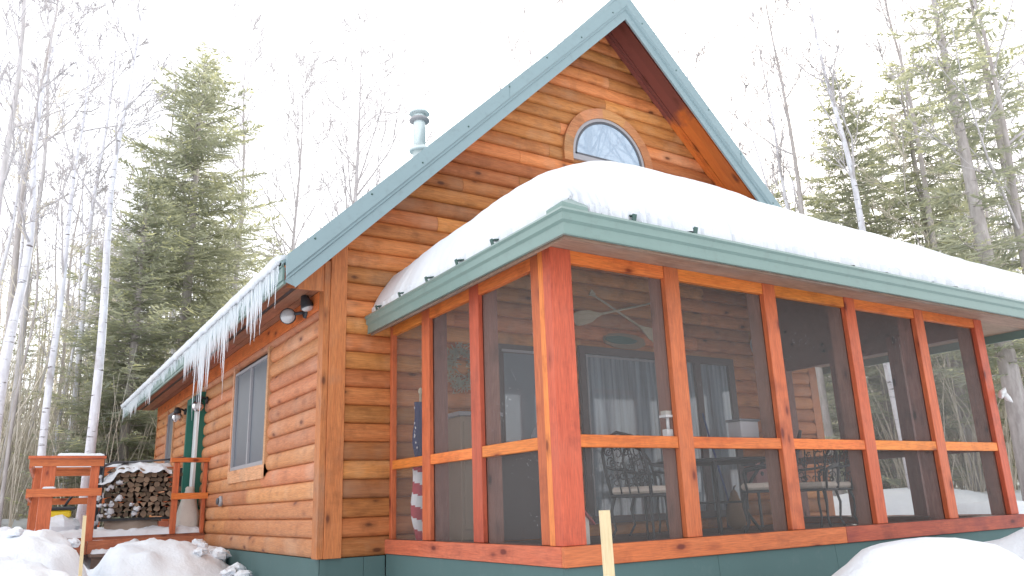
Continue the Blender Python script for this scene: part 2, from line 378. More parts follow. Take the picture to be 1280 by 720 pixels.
# ------------------------------------------------------------------ ground
def sm(x,a,b):
    t=max(0,min(1,(x-a)/(b-a))); return t*t*(3-2*t)
MOUNDS=[(-.95,3.3,.20,1.25,1.25),(-.25,3.9,.06,.8,.6),(-.2,2.3,-.22,.7,1.2),
        (-2.9,3.7,.42,1.35,1.5),(-3.0,1.6,.24,1.35,1.9),(-2.9,5.6,.47,1.3,1.4),(-2.2,4.15,.40,.8,.75),(-2.35,2.7,.34,.95,1.3),(-2.4,1.1,.16,.95,1.4),(-2.7,-.8,-.02,1.0,1.5),(-4.2,3,.5,1.6,3),
        (2.50,-4.35,.19,1.2,.95),(4.75,-4.1,.17,1.2,.9),(9.3,-1.2,.30,2.2,1.6),(7.9,-2.6,.02,1.2,1.1),(12.5,2,.55,3,3)]
def ground(x,y):
    wgt=max(sm(x,7.6,11),sm(y,1,6))
    dx=max(-.5-x,0,x-8); dy=max(-3.2-y,0,y-10.5); d=math.hypot(dx,dy)
    z=-.85+wgt*(sm(d,.8,7)*1.15+max(0,d-8)*.035)
    z+=.9*sm(-x,-.2,.9)*sm(y,4.0,5.6)*(1-sm(d,3,7))   # drifted round the deck
    z+=.10*nz(x*.5,y*.5,3)+.045*nz(x*1.5,y*1.5,5)+.02*nz(x*4.5,y*4.5,9)
    wx=x+.22*nz(x*1.1,y*1.1,11)+.07*nz(x*3.7,y*3.7,12); wy=y+.30*nz(x*1.1,y*1.1,17)+.09*nz(x*3.7,y*3.7,19)
    rough=1 if x<1.8 else .25
    for mx,my,mz,rx,ry in MOUNDS:
        q=((wx-mx)/rx)**2+((wy-my)/ry)**2
        if q<1.6:
            h=mz-(mz+.85)*sm(q,-.25,1.5)+rough*(.05*nz(x*2.2,y*2.2,mx)+.035*nz(x*6,y*6,mx)+.018*nz(x*14,y*14,mx))
            k=.10; t=max(0,min(1,.5+.5*(h-z)/k)); z=z*(1-t)+h*t+k*t*(1-t)
    if x<1.8 and y<6: z+=.03*abs(nz(x*8,y*8,1))+.012*nz(x*22,y*22,2)
    g=math.exp(-((x+1.50+.07*(4.5-y)+.05*nz(y*2))/.13)**2)*sm(y,-1,1)*(1-sm(y,4.2,4.7)); z-=.20*g
    if -1.5<x<0 and 4.5<y<8: z=min(z,.10 if y>4.9 else -.10)
    return z
def axis(segs):
    out=[]
    for a,b,st in segs:
        n=max(1,int((b-a)/st)); out+= [a+(b-a)*i/n for i in range(n)]
    return out+[segs[-1][1]]
xs=axis([(-90,-20,8),(-20,-4,1),(-4,.8,.05),(.8,5.5,.07),(5.5,14,.16),(14,40,1),(40,140,8)])
ys=axis([(-60,-12,8),(-12,-5.6,.5),(-5.6,-3,.07),(-3,-.5,.3),(-.5,6.5,.06),(6.5,14,.3),(14,50,1.2),(50,160,8)])
g=MB(); nx=len(xs)
g.v=[(x,y,ground(x,y)) for y in ys for x in xs]
for j in range(len(ys)-1):
    for i in range(nx-1):
        g.f.append((j*nx+i,j*nx+i+1,(j+1)*nx+i+1,(j+1)*nx+i)); g.t.append(.5); g.m.append(0); g.sm.append(True)
tag(g.build('snowy_ground',M['snow']),'deep snow covering the ground round the cabin',None,kind='structure')

# loose chunks of snow thrown beside the side wall
def lump(c,r,seed,flat=.7,n=10,m=7,rough=.35):
    b=MB(); vs=[]
    for j in range(m+1):
        th=math.pi*j/m
        for i in range(n):
            ph=2*math.pi*i/n; d=Vector((math.sin(th)*math.cos(ph),math.sin(th)*math.sin(ph),math.cos(th)))
            k=1+rough*noise.noise(d*1.7+Vector((seed,seed*.3,1)))
            vs.append((c[0]+d.x*r*k,c[1]+d.y*r*k,c[2]+d.z*r*k*flat))
    fs=[(j*n+i,j*n+(i+1)%n,(j+1)*n+(i+1)%n,(j+1)*n+i) for j in range(m) for i in range(n)]
    b.add(vs,fs,.5,0,False); return b
for i,(x,y,r) in enumerate([(-.30,3.95,.10),(-.14,3.5,.13),(-.22,3.05,.11),(-.12,2.6,.12),(-.28,2.3,.09),(-.42,3.6,.09),(-.5,2.8,.08),(-.16,2.15,.09),(-.38,3.25,.07),(-1.75,4.2,.09),(-2.4,2.5,.08)]):
    z=ground(x,y)+r*.45
    tag(lump((0,0,0),r,i*3.1,.6,12,8,.6).build('snow_chunk',M['snow'],origin=(0,0,0)),'chunk of crusty snow lying on the bank by the cabin wall','snow chunk','loose snow chunks beside the wall').location=(x,y,z)

# ------------------------------------------------------------------ cabin
cabin=empty('log_cabin',(W2,LEN/2,-.9),'orange log sided cabin with steep green metal roof and arched gable window','cabin')
PROF=[(0,.0),(.03,.020),(.10,.034),(.24,.044),(.45,.048),(.65,.045),(.82,.036),(.93,.023),(.985,.008),(1,.0)]
def course_x(b,z0,xa,xb,yface,tone,h=CH,zl=None):
    """one log siding board along x, bulging towards -y; xa/xb are functions of z"""
    vs=[];n=len(PROF)
    for t,o in PROF:
        z=z0+t*h; a=xa(z); c=xb(z)
        if c<a: c=a
        vs += [(a,yface-o,z),(c,yface-o,z)]
    fs=[(2*i,2*i+1,2*i+3,2*i+2) for i in range(n-1)]
    b.add(vs,fs,tone,0,True)
    # end grain
    e=[(xa(z0+t*h),yface-o,z0+t*h) for t,o in PROF]+[(xa(z0+h),yface,z0+h),(xa(z0),yface,z0)]
    b.add(e,[tuple(range(len(e)))],tone); e=[(xb(z0+t*h),yface-o,z0+t*h) for t,o in PROF]+[(xb(z0+h),yface,z0+h),(xb(z0),yface,z0)]
    b.add(e,[tuple(range(len(e)-1,-1,-1))],tone)
gl=MB(); k=0; z=0.0
while z<DB-.1:
    lo=lambda zz: max(.17,W2-(DB-zz)/SL); hi=lambda zz: min(WID-.17,W2+(DB-zz)/SL)
    cuts=[]
    x=rnd.uniform(1.2,4.5)
    while x<hi(z)-.6:
        if x>lo(z)+.6: cuts.append(x)
        x+=rnd.uniform(2.4,4.2)
    ed=[None]+cuts+[None]
    for i in range(len(ed)-1):
        a=(lambda zz,l=lo:l(zz)) if ed[i] is None else (lambda zz,c=ed[i]:c+.002)
        c=(lambda zz,l=hi:l(zz)) if ed[i+1] is None else (lambda zz,c=ed[i+1]:c-.002)
        course_x(gl,z,a,c,0,rnd.random())
    z+=CH; k+=1
gl.build('gable_log_wall',M['log_x'],cabin)
# sheathing behind (dark seams) and the far walls
b=MB(); b.add([(.02,.004,0),(WID-.02,.004,0),(WID-.02,.004,3.1),(W2,.004,DB),(.02,.004,3.1)],[(0,1,2,3,4)])
b.add([(.02,LEN-.02,-.9),(WID-.02,LEN-.02,-.9),(WID-.02,LEN-.02,3.1),(W2,LEN-.02,DB),(.02,LEN-.02,3.1)],[(4,3,2,1,0)])
b.add([(.004,.02,0),(.004,LEN,0),(.004,LEN,SOF+.3),(.004,.02,SOF+.3)],[(0,1,2,3)])
b.add([(WID-.004,.02,0),(WID-.004,LEN,0),(WID-.004,LEN,SOF+.3),(WID-.004,.02,SOF+.3)],[(3,2,1,0)])
b.build('wall_sheathing',painted('dark_sheathing',(.05,.02,.012),.8),cabin)
def side_logs(xf,sgn,name,openings):
    b=MB(); z=0.0
    while z<SOF-.03:
        h=min(CH,SOF-z); y=.12; ends=[]
        segs=[(.10,LEN-.10)]
        for (ya,yb,za,zb) in openings:
            if z+h*.5>za and z+h*.5<zb:
                ns=[]
                for s0,s1 in segs:
                    if ya>s0 and yb<s1: ns+= [(s0,ya),(yb,s1)]
                    else: ns.append((s0,s1))
                segs=ns
        for s0,s1 in segs:
            c=s0
            while c<s1-.05:
                e=c+rnd.uniform(1.6,4.0)
                if e>s1-.7: e=s1
                tone=rnd.random(); vs=[]
                for t,o in PROF: vs+=[(xf+sgn*o,c+.002,z+t*h),(xf+sgn*o,e-.002,z+t*h)]
                n=len(PROF); b.add(vs,[(2*i,2*i+2,2*i+3,2*i+1) for i in range(n-1)],tone,0,True)
                for yy in(c+.002,e-.002):
                    q=[(xf+sgn*o,yy,z+t*h) for t,o in PROF]+[(xf,yy,z+h),(xf,yy,z)]; b.add(q,[tuple(range(len(q)))],tone)
                c=e
        z+=CH
    b.build(name,M['log_y'],cabin)
WIN=(1.93,3.52,.97,2.25); DOOR=(5.45,6.55,.16,2.28); WIN2=(8.1,8.75,.9,2.28)
side_logs(0,-1,'side_log_wall',[(WIN[0]-.073,WIN[1]+.073,WIN[2]-.06,WIN[3]-.01),(DOOR[0]+.0,DOOR[1]-.0,DOOR[2],DOOR[3]-.07),(WIN2[0]-.073,WIN2[1]+.073,WIN2[2]-.06,WIN2[3]-.01)])
side_logs(WID,1,'right_log_wall',[])
# corner boards
def part_box(name,mat,parent,*a,**k):
    b=MB(); b.box(*a,**k); return b.build(name,mat,parent)
part_box('corner_board',M['trim_z'],cabin,0.0,.17,-.062,.0,0,3.06,tone=.75,bev=.004)
part_box('corner_board',M['trim_y'] and M['trim_z'],cabin,-.064,-.002,-.05,.10,0,2.86,tone=.35,bev=.004)
part_box('corner_board',M['trim_z'],cabin,WID-.17,WID,-.05,0,0,2.95,tone=.6,bev=.004)
part_box('corner_board',M['trim_z'],cabin,-.05,-.002,LEN-.1,LEN,0,SOF,tone=.5,bev=.004)
# skirt
b=MB()
for y0,y1 in((-.02,2.4),(2.405,4.85),(4.855,7.3),(7.305,LEN)): b.box(-.018,.01,y0,y1,-1.1,-.004,tone=rnd.random())
for x0,x1 in((-.018,.40),(.405,.62)): b.box(x0,x1,-.02,.01,-1.1,-.004,tone=rnd.random())
b.box(WID-.01,WID+.018,-.02,LEN,-1.1,-.004)
b.box(-.022,.04,-.026,-.018,-1.1,-.006)
b.build('foundation_skirt',M['skirt'],cabin)
# frieze board under the soffit and soffit boards
part_box('frieze_board',M['or_y'],cabin,-.070,-.050,.10,LEN-.1,SOF-.19,SOF-.003,tone=.3,bev=.003)
b=MB()
for i,(x0,x1) in enumerate([(-.15,-.064),(-.30,-.155),(-.455,-.345),(-.60,-.46)]):
    y=-.0
    while y<YE-.05:
        e=min(YE-.03,y+rnd.uniform(2,3.5)); b.box(x0,x1-.004,y+.001,e,SOF,SOF+.02,tone=rnd.random()); y=e
b.build('eave_soffit',wood('eave_soffit_wood',(.40,.16,.10),(.26,.10,.07),'y',greyamt=.4,knots=False,dark=(.08,.03,.02)),cabin)
part_box('soffit_vent',M['black'],cabin,-.343,-.306,.0,YE-.03,SOF+.004,SOF+.018)
part_box('ledger_board',wood('ledger_wood',(.36,.14,.085),(.24,.09,.06),'y',greyamt=.3,dark=(.07,.02,.02)),cabin,-.50,-.47,-.60,YE-.05,SOF-.06,SOF-.002,tone=.4)
# boxed end of the eave
b=MB(); zt=lambda x:PKB+.02-SL*abs(x-W2)
b.prism([(-.33,-.035,SOF-.03),(-.055,-.035,SOF-.03),(-.055,-.035,zt(-.055)+.25),(-.33,-.035,zt(-.33)+.25)],(0,.03,0),tone=.9)
b.build('eave_end_board',M['trim_z'],cabin)
b=MB(); b.prism([(-.60,-.033,SOF-.03),(-.335,-.033,SOF-.03),(-.335,-.033,zt(-.335)+.2),(-.60,-.033,zt(-.60)+.2)],(0,.025,0),tone=.2)
b.build('eave_end_board',M['trim_z'],cabin)
# roof slabs
def slab(name,side):
    b=MB(); s=side
    e=W2+EO+.03
    for (o0,o1,t0,t1) in [(0,0,.03,.0)]:
        pass
    top=lambda d:PKZ+.03-SL*d; bot=lambda d:DB+.012-SL*d
    X=lambda d:W2+s*d
    y0,y1=-OV+.012,YE
    # roof sheet
    b.add([(X(0),y0,top(0)),(X(e),y0,top(e)),(X(e),y1,top(e)),(X(0),y1,top(0)),
           (X(0),y0,top(0)-.03),(X(e),y0,top(e)-.03),(X(e),y1,top(e)-.03),(X(0),y1,top(0)-.03)],
          [(0,1,2,3),(7,6,5,4),(0,4,5,1),(1,5,6,2),(2,6,7,3)])
    y=y0+.3
    while y<y1: # standing ribs
        b.add([(X(0),y-.012,top(0)),(X(e),y-.012,top(e)),(X(e),y+.012,top(e)),(X(0),y+.012,top(0)),(X(0),y,top(0)+.03),(X(e),y,top(e)+.03)],[(0,1,5,4),(4,5,2,3),(1,2,5)])
        y+=.3
    return b.build(name,M['green'],cabin)
rf=slab('roof',-1); slab('roof',1)
part_box('ridge_cap',M['green'],cabin,W2-.09,W2+.09,-OV,YE,PKZ-.02,PKZ+.045)
# rake soffit boards (under the overhang, follow the slope)
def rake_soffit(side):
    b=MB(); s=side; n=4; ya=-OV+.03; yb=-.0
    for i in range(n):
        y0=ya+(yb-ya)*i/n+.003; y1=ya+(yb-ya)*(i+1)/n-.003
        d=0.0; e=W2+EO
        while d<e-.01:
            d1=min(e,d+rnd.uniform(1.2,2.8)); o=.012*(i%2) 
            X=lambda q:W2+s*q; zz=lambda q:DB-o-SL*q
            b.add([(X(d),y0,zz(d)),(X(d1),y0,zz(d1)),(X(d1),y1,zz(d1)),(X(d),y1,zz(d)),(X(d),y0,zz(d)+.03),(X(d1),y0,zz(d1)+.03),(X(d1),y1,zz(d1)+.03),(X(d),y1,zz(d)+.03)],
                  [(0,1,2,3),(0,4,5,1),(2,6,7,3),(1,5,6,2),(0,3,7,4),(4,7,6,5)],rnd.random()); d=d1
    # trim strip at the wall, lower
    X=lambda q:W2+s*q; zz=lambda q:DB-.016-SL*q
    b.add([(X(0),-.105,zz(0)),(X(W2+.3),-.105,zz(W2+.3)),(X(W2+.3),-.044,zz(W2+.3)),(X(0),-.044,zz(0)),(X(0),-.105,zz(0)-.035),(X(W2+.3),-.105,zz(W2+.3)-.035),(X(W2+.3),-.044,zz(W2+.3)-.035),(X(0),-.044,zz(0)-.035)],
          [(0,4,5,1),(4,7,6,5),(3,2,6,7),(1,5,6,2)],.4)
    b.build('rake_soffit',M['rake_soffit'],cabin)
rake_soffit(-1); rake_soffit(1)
# rake fascia: stepped metal, outer band proud of the lower band
def rake_board(side):
    s=side; e=W2+EO; b=MB(); X=lambda q:W2+s*q
    zT=lambda q:PKZ-SL*q
    prof=[(-OV-.045,.055),(-OV-.045,-.135),(-OV-.026,-.158),(-OV-.026,-.178),(-OV-.006,-.192),(-OV-.006,-.325),(-OV+.020,-.325)]
    vs=[]
    for y,dz in prof: vs+=[(X(0),y,zT(0)+dz),(X(e-(.0 if dz>-.2 else .10)),y,zT(e-(0 if dz>-.2 else .10))+dz)]
    vs+= [(X(0),-OV+.02,zT(0)+.055),(X(e),-OV+.02,zT(e)+.055)]
    n=len(vs)//2
    b.add(vs,[(2*i,2*i+1,2*((i+1)%n)+1,2*((i+1)%n)) for i in range(n)]+[tuple(2*i+1 for i in range(n))])
    # seam laps and rivets
    q=1.9
    while q<e-.3:
        b.obox((X(q),-OV-.047,zT(q)-.04),(.003,0,.003),(0,.003,0),(.0,0,.094)); q+=2.4
    return b
for s_ in(-1,1):
    rb=rake_board(s_).build('rake_board',M['green'],cabin)
    r_=MB(); q=.25
    while q<W2+EO:
        c=(W2+s_*q,-OV-.045,PKZ-SL*q-.09+.09*(int(q*10)%2)); r_.lathe(c,[(.011,0),(.009,-.006),(.0,-.008)],8,'y'); q+=.55
    r_.build('rivet',M['greend'],rb)
# eave fascia
b=MB(); x=-EO; zt0=PKZ-SL*(W2+EO)
b.box(x-.03,x-.003,-OV+.03,YE,2.565,2.625); b.box(x-.018,x+.004,-OV+.03,YE,2.44,2.562); b.box(x-.005,x+.02,-OV+.03,YE,2.405,2.438)
b.build('eave_fascia',M['greenp'],cabin)
b=MB(); b.box(WID+EO,WID+EO+.03,-OV+.03,YE,2.40,2.62); b.build('eave_fascia',M['greenp'],cabin)
# side windows
def framed_window(name,x,y0,y1,z0,z1,lowtrim=True):
    w_=part_box(name,M['vinyl'],cabin,x-.055,x-.012,y0,y0+.035,z0,z1)
    b=MB(); b.box(x-.055,x-.012,y1-.035,y1,z0,z1); b.box(x-.055,x-.012,y0+.035,y1-.035,z0,z0+.045); b.box(x-.055,x-.012,y0+.035,y1-.035,z1-.035,z1)
    ym=(y0+y1)/2
    if y1-y0>1: b.box(x-.050,x-.014,ym-.022,ym+.022,z0+.045,z1-.035)
    b.build('frame',M['vinyl'],w_)
    b=MB(); b.box(x-.022,x-.012,y0+.036,y1-.036,z0+.046,z1-.036); b.build('pane',M['glass_dark'],w_)
    b=MB(); t=.075
    b.box(x-.066,x-.004,y0-t,y0-.003,z0-.14,z1+.08,tone=.4); b.box(x-.066,x-.004,y1+.003,y1+t,z0-.14,z1+.08,tone=.7)
    b.box(x-.070,x-.004,y0-t,y1+t,z0-.16,z0-.004,tone=.9); 
    b.build('trim',M['trim_y'],w_)
    # black roll gap along sides
    return w_
framed_window('window',0,*WIN[:2],*WIN[2:]); framed_window('window',0,*WIN2[:2],*WIN2[2:])
# side door
dr=part_box('door',M['white'],cabin,-.012,.0,DOOR[0]+.1,DOOR[1]-.1,DOOR[2],DOOR[3]-.1)
b=MB(); b.box(-.115,-.002,DOOR[0],DOOR[0]+.09,DOOR[2],DOOR[3]); b.box(-.115,-.002,DOOR[1]-.09,DOOR[1],DOOR[2],DOOR[3]); b.box(-.115,-.002,DOOR[0]+.092,DOOR[1]-.092,DOOR[3]-.1,DOOR[3]-.002)
b.build('door_frame',M['door'],dr)
b=MB(); b.box(-.15,-.118,DOOR[0]+.005,DOOR[0]+.05,.25,2.1); b.build('door_edge',M['white'],dr)
# arched gable window
aw=MB(); cx,cz=W2+.03,4.745
def arc(r,n=28,cz=cz): return [(cx+r*math.cos(math.pi*i/n),cz+r*math.sin(math.pi*i/n)) for i in range(n+1)]
def ring(b,r0,r1,y0,y1,tone=.5,sink=0.0,split=False):
    o=arc(r1); i_=arc(r0)
    for k in range(len(o)-1):
        tn = rnd.random() if split and k%5==0 else tone
        if split and k%5==0: tone=tn
        q=[o[k],o[k+1],i_[k+1],i_[k]]
        vs=[(x,y0,z) for x,z in q]+[(x,y1,z) for x,z in q]
        b.add(vs,[(0,1,2,3),(7,6,5,4),(0,4,5,1),(2,6,7,3)],tone)
ring(aw,.612,.752,-.082,-.002,split=True); aw.box(cx-.752,cx-.613,-.082,-.002,cz-.12,cz-.002,tone=.5); aw.box(cx+.613,cx+.752,-.082,-.002,cz-.12,cz-.002,tone=.5)
awo=aw.build('arched_window',M['trim_x'],cabin)
b=MB(); ring(b,.568,.610,-.068,-.004); b.box(cx-.610,cx+.610,-.069,-.004,cz-.075,cz-.002); b.box(cx-.01,cx+.01,-.075,-.070,cz-.07,cz-.01); b.build('frame',M['vinyl'],awo)
b=MB(); ring(b,.535,.563,-.063,-.004); b.box(cx-.563,cx+.563,-.063,-.004,cz-.0,cz+.028); b.build('sash',M['dgrey'],awo)
b=MB(); p_=arc(.54); b.add([(x,-.0565,z) for x,z in p_],[tuple(range(len(p_)))]); b.build('pane',M['glass_sky'],awo)

# chimney pipe
cp=empty('chimney_pipe',(2.66,3.42,5.4),'pale galvanised chimney pipe with vented cap above the roof','chimney')
c=(2.66,3.42,0)
b=MB(); b.lathe(c,[(.12,5.4),(.12,6.12)],24); b.build('lower_pipe',M['galv'],cp)
b=MB(); b.lathe(c,[(.145,6.10),(.170,6.105),(.175,6.14),(.16,6.15),(.15,6.18)],24); b.build('collar',M['galv'],cp)
b=MB(); b.lathe(c,[(.098,6.18),(.098,6.66),(.096,6.67)],24); b.build('upper_pipe',M['galv'],cp)
b=MB(); b.lathe(c,[(.12,6.64),(.165,6.66),(.17,6.68),(.15,6.70),(.15,6.705)],24); b.build('lower_ring',M['vinyl'],cp)
b=MB(); b.lathe(c,[(.10,6.70),(.10,6.78)],24); b.build('cap_core',M['galv'],cp)
b=MB()
for i in range(8):
    a=2*math.pi*i/8; b.beam((c[0]+.145*math.cos(a),c[1]+.145*math.sin(a),6.70),(c[0]+.145*math.cos(a),c[1]+.145*math.sin(a),6.79),.03,.01)
b.build('cap_strut',M['galv'],cp)
b=MB(); b.lathe(c,[(.160,6.785),(.170,6.79),(.170,6.81),(.12,6.86),(.0,6.88)],24); b.build('cap',M['galv'],cp)

# ------------------------------------------------------------------ icicles
ICL=[]
def icicle(y,z,L,r,dx=0):
    b=MB(); n=6; pts=[];rad=[]
    for i in range(n+1):
        t=i/n; pts.append((.008*nz(y*31,i*1.3),.010*nz(y*17,i*2.1,4),-L*t)); rad.append(max(.0012,r*(1-t)**.8*(1+.25*nz(y*9,i*3))))
    b.tube(pts,rad,6); o=b.build('icicle',M['ice'],origin=(0,0,0)); o.location=(-EO-.035+dx,y,z); return o
ri=random.Random(3)
def env(y):
    if y<1.1: return .42+.12*math.sin(y*6)
    if y<3.9: return .32+.50*math.exp(-((y-2.4)/1.1)**2)+.12*math.sin(y*5)
    if y<6.8: return .17+.05*math.sin(y*7)
    return .30+.1*math.sin(y*3)
y=-.52
while y<YE-.15:
    e=env(y); L=e*ri.uniform(.35,1.1)
    if 1.2<y<3.4 and ri.random()<.12: L=e*1.45
    if y<.1: L*=1.25 if ri.random()<.3 else .8
    seg='near' if y<1.1 else ('middle' if y<3.9 else ('short' if y<6.8 else 'far'))
    lab={'near':'thin icicle hanging from the near end of the snowy eave','middle':'long icicle in the dense curtain along the middle of the eave',
         'short':'short icicle stub along the eave beyond the dense curtain','far':'slender icicle hanging from the far end of the eave'}[seg]
    tag(icicle(y,2.585,L,ri.uniform(.008,.017)),lab,'icicle','icicles along the eave: '+seg+' stretch')
    y+=(ri.uniform(.030,.075) if y<3.9 else ri.uniform(.04,.10)) if e>.24 else ri.uniform(.07,.14)
# crust of ice and snow along the eave edge
b=MB(); y=-.54; vs=[];n=0
ysx=[y+i*.04 for i in range(int((YE-.05-y)/.04))]
for yy in ysx:
    t=.028+.022*nz(yy*3.3)+.012*nz(yy*13); lo=.02+.05*max(0,nz(yy*5,2))+.02*nz(yy*21,1)
    zt_=PKZ-SL*(W2+EO)+.03
    ring_=[(-EO-.03,zt_-.02-lo),(-EO-.062,zt_-.01-lo),(-EO-.075-t*.4,zt_+.02),(-EO-.05,zt_+.030+t*.5),(-EO+.0,zt_+.045+t*.5),(-EO+.06,zt_+.065),(-EO+.02,zt_+.022)]
    vs+=[(p[0],yy,p[1]) for p in ring_]
m=7; fs=[(i*m+k,(i+1)*m+k,(i+1)*m+(k+1)%m,i*m+(k+1)%m) for i in range(len(ysx)-1) for k in range(m)]
b.add(vs,fs+[tuple(range(m)),tuple(len(vs)-1-k for k in range(m))],.5,0,True)
tag(b.build('eave_snow',M['snowbit'],origin=(-EO,-.5,2.6)),'crust of snow and ice along the edge of the side eave','snow')

# ------------------------------------------------------------------ lamps
fl=empty('flood_light',(-.09,.50,2.52),'twin black flood light under the eave near the cabin corner','outdoor light')
c=Vector((-.09,.50,2.50))
b=MB(); b.lathe((-.062,.50,2.44),[(.065,0),(.065,-.02),(.05,-.03)],18,'x'); b.build('mount_plate',M['black'],fl)
def floodhead(c,d,r,face=True):
    d=Vector(d).normalized(); b=MB(); q=d.to_track_quat('Z','Y')
    prof=[(.02,-.13),(r*.55,-.12),(r*.8,-.06),(r,0),(r,.015),(r*.93,.016)]
    n=18; vs=[]
    for rr,h in prof:
        for k in range(n):
            a=2*math.pi*k/n; vs.append(c+q@Vector((rr*math.cos(a),rr*math.sin(a),h)))
    fs=[(i*n+k,i*n+(k+1)%n,(i+1)*n+(k+1)%n,(i+1)*n+k) for i in range(len(prof)-1) for k in range(n)]+[tuple(range(n-1,-1,-1))]
    b.add(vs,fs,.5,0,True); o=b.build('lamp_head',M['black'],fl)
    b=MB(); vs=[]
    for rr,h in [(r*.93,.012),(r*.8,.03),(r*.5,.042),(.002,.047)]:
        for k in range(n):
            a=2*math.pi*k/n; vs.append(c+q@Vector((rr*math.cos(a),rr*math.sin(a),h)))
    b.add(vs,[(i*n+k,i*n+(k+1)%n,(i+1)*n+(k+1)%n,(i+1)*n+k) for i in range(3) for k in range(n)],.5,0,True); b.build('lens',M['lens'],o)
floodhead(Vector((-.22,.62,2.41)),(-.55,-.8,-.1),.085)
floodhead(Vector((-.12,.30,2.45)),(.25,-.15,-.95),.068)
b=MB(); b.tube([(-.08,.5,2.44),(-.16,.56,2.43),(-.20,.64,2.42)],.018,8); b.tube([(-.08,.5,2.44),(-.11,.40,2.46)],.018,8); b.build('arm',M['black'],fl)
def wall_lamp(y,z,lab):
    o=empty('wall_lamp',(-.1,y,z),lab,'wall lamp','round glass wall lamps')
    b=MB(); b.lathe((-.045,y,z+.05),[(.055,0),(.055,-.02),(.04,-.03)],16,'x'); b.build('back_plate',M['black'],o)
    b=MB(); b.tube([(-.06,y,z+.06),(-.12,y,z+.09),(-.18,y,z+.085)],.016,8); b.build('arm',M['black'],o)
    b=MB(); b.lathe((-.18,y,z),[(.02,.12),(.05,.10),(.062,.05),(.058,.02)],16); b.build('cap',M['black'],o)
    g_=MB(); g_.lathe((-.18,y,z),[(.055,.02),(.085,-.03),(.085,-.07),(.055,-.11),(.03,-.13),(0.002,-.135)],16); g_.build('globe',M['lens'],o)
    b=MB()
    for k in range(6):
        a=math.pi*k/3; b.tube([(-.18+.056*math.cos(a),y+.056*math.sin(a),z+.02),(-.18+.09*math.cos(a),y+.09*math.sin(a),z-.05),(-.18+.058*math.cos(a),y+.058*math.sin(a),z-.12)],.004,4)
    b.build('cage',M['dgrey'],o)
wall_lamp(5.30,2.08,'round glass wall lamp on the near side of the green door')
wall_lamp(7.02,2.10,'round glass wall lamp on the far side of the green door')
vt=empty('dryer_vent',(-.05,3.95,.60),'small round metal vent on the log wall below the window','vent')
b=MB(); b.lathe((-.04,3.95,.60),[(.07,0),(.07,-.03),(.05,-.045)],18,'x'); b.build('flange',M['vinyl'],vt)
b=MB(); b.lathe((-.085,3.95,.60),[(.045,0),(.045,-.02),(.02,-.03)],16,'x'); b.build('cap',M['dgrey'],vt)

# ------------------------------------------------------------------ screened porch
porch=empty('screened_porch',(3.6,-1.5,-.9),'red stained screened porch with green roof edge on the front of the cabin','porch')
S1=.14; MID0,MID1=.793,.88; T0,T1=2.134,2.232
def P(name,mat,*a,**k): return part_box(name,M[mat],porch,*a,**k)
# sill boards
P('sill_board','red_x',.605,3.55,-2.995,-2.955,.012,.142,tone=.8,bev=.004)
P('sill_board','red_dirty',3.553,PW+.03,-2.995,-2.955,.012,.142,tone=.3,bev=.004)
P('sill_board','red_y',.605,.645,-2.953,-.045,.012,.142,tone=.7,bev=.004)
P('sill_board','red_y',PW-.01,PW+.03,-2.953,-.045,.012,.142,tone=.3)
# sill caps
P('sill_cap','inner_x',.80,PW-.1,-2.953,-2.75,.12,.136)
P('sill_cap','inner_x',.648,.84,-2.68,-.05,.12,.136)
P('sill_cap','inner_x',PW-.2,PW-.012,-2.68,-.05,.12,.136)
# skirt under the porch: overlapping panels
b=MB(); e=[.62,2.02,3.4,4.9,PW]
for i in range(4):
    b.add([(e[i]+.002,-2.972,.008),(e[i+1]-.002,-2.972,.008),(e[i+1]-.002,-2.985,-.24),(e[i]+.002,-2.985,-.24),(e[i]+.002,-2.95,.008),(e[i+1]-.002,-2.95,.008),(e[i+1]-.002,-2.95,-.24),(e[i]+.002,-2.95,-.24)],[(0,3,2,1),(3,7,6,2),(0,4,7,3),(1,2,6,5)],rnd.random())
b.box(.62,PW,-2.968,-2.95,-1.1,-.22)
b.box(.62,.64,-2.95,-.045,-1.1,.008); b.box(PW-.02,PW,-2.95,-.045,-1.1,.008)
b.build('porch_skirt',M['skirt'],porch)
# corner post made of boards
P('corner_post','red_z',.622,.815,PY-.012,-2.865,.144,T1,tone=.55,bev=.004)
P('corner_post','or_z',.626,.70,-2.864,-2.80,.144,T1,tone=.6,bev=.003)
P('corner_post','red_z',.648,.80,-2.797,-2.665,.144,T1,tone=.1,bev=.004)
Q=[1.827,2.996,4.141,5.293,PW-.075]
TW=.155
for i,q in enumerate(Q):
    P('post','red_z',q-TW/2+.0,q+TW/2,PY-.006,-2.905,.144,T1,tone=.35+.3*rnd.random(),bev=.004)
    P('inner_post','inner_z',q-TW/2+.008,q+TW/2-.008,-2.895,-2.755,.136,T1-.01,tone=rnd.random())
LY=[-.864,-1.788]
P('post','red_z',.648,.70,-.105,-.05,.144,T1,tone=.5,bev=.003)
for l in LY:
    P('post','red_z',.646,.69,l-TW/2,l+TW/2,.144,T1,tone=rnd.random(),bev=.004)
    P('inner_post','inner_z',.70,.84,l-TW/2+.008,l+TW/2-.008,.136,T1-.01,tone=rnd.random())
for y0,y1 in((-.36,-.05),(-1.27,-1.08),(-2.06,-1.90),(-2.90,-2.76)):
    P('inner_post','inner_z',PW-.17,PW-.02,y0,y1,.136,T1-.01,tone=rnd.random())
P('inner_post','inner_z',PW-.05,PW-.012,-2.75,-2.70,.136,T1-.01)
